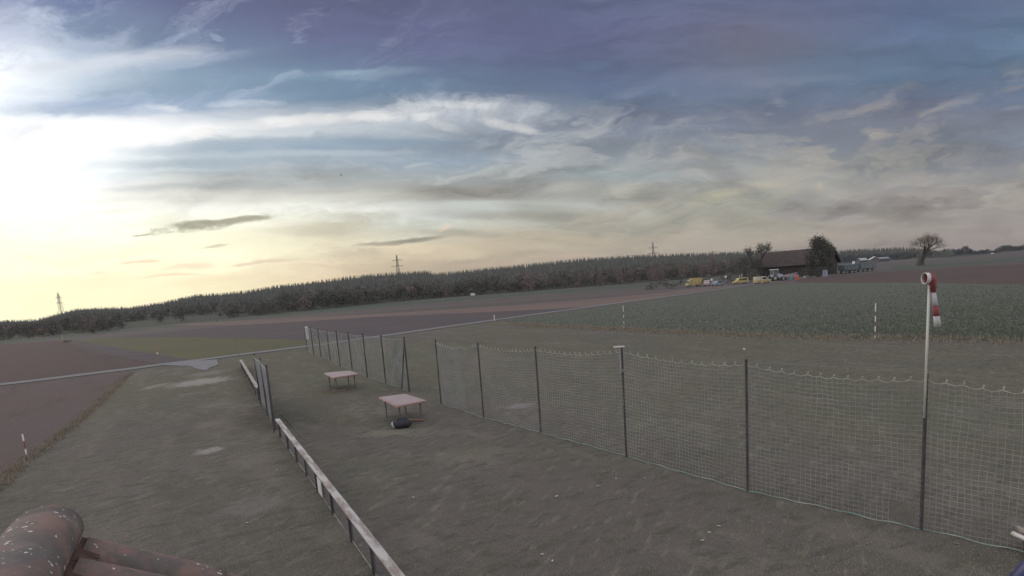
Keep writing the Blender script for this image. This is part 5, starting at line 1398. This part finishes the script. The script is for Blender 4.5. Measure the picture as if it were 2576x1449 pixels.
for i, (a_, b2, s_, w_) in enumerate(LP):
    if lme is None: o = mesh_obj("fallen_leaf", lv, lf, leaf_pale); lme = o.data
    else: o = bpy.data.objects.new("fallen_leaf", lme); C.objects.link(o)
    o.location = spot(a_, b2) + Vector((0, 0, .035)); o.scale = (s_, s_ * .8, s_); o.rotation_euler = (rnd.uniform(-.3, .3), rnd.uniform(-.3, .3), rnd.random() * 6)
    tag(o, "pale fallen leaf " + w_, "leaf", "fallen leaves on the lawn")

def grass(name, pts, hmin, hmax, wmin, m, blades=3):
    """tufts of bent blades at the given spots"""
    n = len(pts) * blades; P = np.repeat(np.array(pts), blades, axis=0); P[:, :2] += nrg.normal(0, .02, (n, 2))
    a = nrg.uniform(0, 6.283, n); h = nrg.uniform(hmin, hmax, n); w = nrg.uniform(.6, 1.2, n) * wmin; l = nrg.uniform(.1, .7, n) * h; la = nrg.uniform(0, 6.283, n)
    dx_, dy_ = np.cos(a) * w, np.sin(a) * w; lx, ly = np.cos(la) * l, np.sin(la) * l
    v0 = P + np.stack([-dx_, -dy_, np.zeros(n)], 1); v1 = P + np.stack([dx_, dy_, np.zeros(n)], 1)
    v2 = P + np.stack([lx, ly, h], 1)
    V = np.stack([v0, v1, v2], 1).reshape(-1, 3); F_ = np.arange(3 * n).reshape(-1, 3)
    return tag(mesh_obj(name, V, F_, m), kind='stuff')
def inpoly(x, y, poly):
    c = np.zeros(len(x), bool); j = len(poly) - 1
    for i in range(len(poly)):
        xi, yi = poly[i]; xj, yj = poly[j]
        c ^= ((yi > y) != (yj > y)) & (x < (xj - xi) * (y - yi) / (yj - yi + 1e-12) + xi); j = i
    return c
poly = [tuple(spot(*q)[:2]) for q in lawn_pts]
N = 60000
# denser close to the camera
pxg = nrg.uniform(-60, 2640, N); pyg = nrg.uniform(960, 1520, N) ** 1.0
G_ = np.array([tuple(spot(float(a_), float(b2), .01)) for a_, b2 in zip(pxg, pyg)])
G_ = G_[inpoly(G_[:, 0], G_[:, 1], poly)]
blade_m = soil_mat("short_blades", [(.5, (0, 1, 1), (.27, .25, .20), .4, .6, .7), (6, (0, 1, 1), (.38, .34, .29), .5, .7, .7)], (.30, .27, .21), bump=0)
grass("grass", G_, .008, .028, .007, blade_m, 2)
def along(pts_, n, spread):
    out = []
    P = [spot(*q) for q in pts_]; Ls = [(b - a).length for a, b in zip(P, P[1:])]; tot = sum(Ls)
    for _ in range(n):
        s = rnd.random() * tot; i = 0
        while s > Ls[i] and i < len(Ls) - 1: s -= Ls[i]; i += 1
        q = P[i].lerp(P[i + 1], s / Ls[i]); out.append((q.x + rnd.gauss(0, spread), q.y + rnd.gauss(0, spread), .0))
    return out
dry_m = soil_mat("dry_blades", [(1.2, (0, 1, 1), (.24, .21, .16), .4, .6, .7), (5, (0, 1, 1), (.38, .31, .25), .5, .7, .6)], (.31, .26, .20), bump=0)
grass("dry_grass", along([(-60, 1270), (0, 1222), (60, 1162), (140, 1105), (240, 1022), (300, 963), (330, 938)], 3000, .14), .04, .15, .012, dry_m, 4)
grass("dry_grass", along([(1285, 816), (1400, 822), (1550, 829), (1700, 837), (1900, 845), (2100, 851), (2350, 855), (2600, 860)], 3000, .7), .05, .28, .02, dry_m, 4)
crop_leaf_m = soil_mat("crop_leaves", [(.8, (0, 1, 1), (.125, .135, .10), .4, .6, .7), (3, (0, 1, 1), (.165, .158, .13), .5, .7, .6)], (.135, .145, .11), bump=0)
cp = [(1272,803),(1500,775),(1700,747),(1870,723),(2000,712),(2576,716),(2700,720),(2700,862),(2576,859),(2100,851),(1700,837),(1285,816)]
cpoly = [tuple(spot(*q)[:2]) for q in cp]
pxg = nrg.uniform(1280, 2690, 34000); pyg = nrg.uniform(716, 862, 34000)
G_ = np.array([tuple(spot(float(a_), float(b2), .02)) for a_, b2 in zip(pxg, pyg)]); G_ = G_[inpoly(G_[:, 0], G_[:, 1], cpoly)]
grass("crop_leaves", G_, .04, .13, .022, crop_leaf_m, 3)

# ------------------------------------------------------------------ air
hm = bpy.data.materials.new("haze_air"); hm.use_nodes = True; hm.node_tree.nodes.clear()
pv = hm.node_tree.nodes.new('ShaderNodeVolumePrincipled'); pv.inputs['Color'].default_value = (.86, .87, .9, 1); pv.inputs['Density'].default_value = 0.00007; pv.inputs['Anisotropy'].default_value = .1
om = hm.node_tree.nodes.new('ShaderNodeOutputMaterial'); hm.node_tree.links.new(pv.outputs[0], om.inputs['Volume'])
hz_ = MB().box((0, 500, 44), (4400, 2400, 90)).build("haze", hm); tag(hz_, kind='stuff')
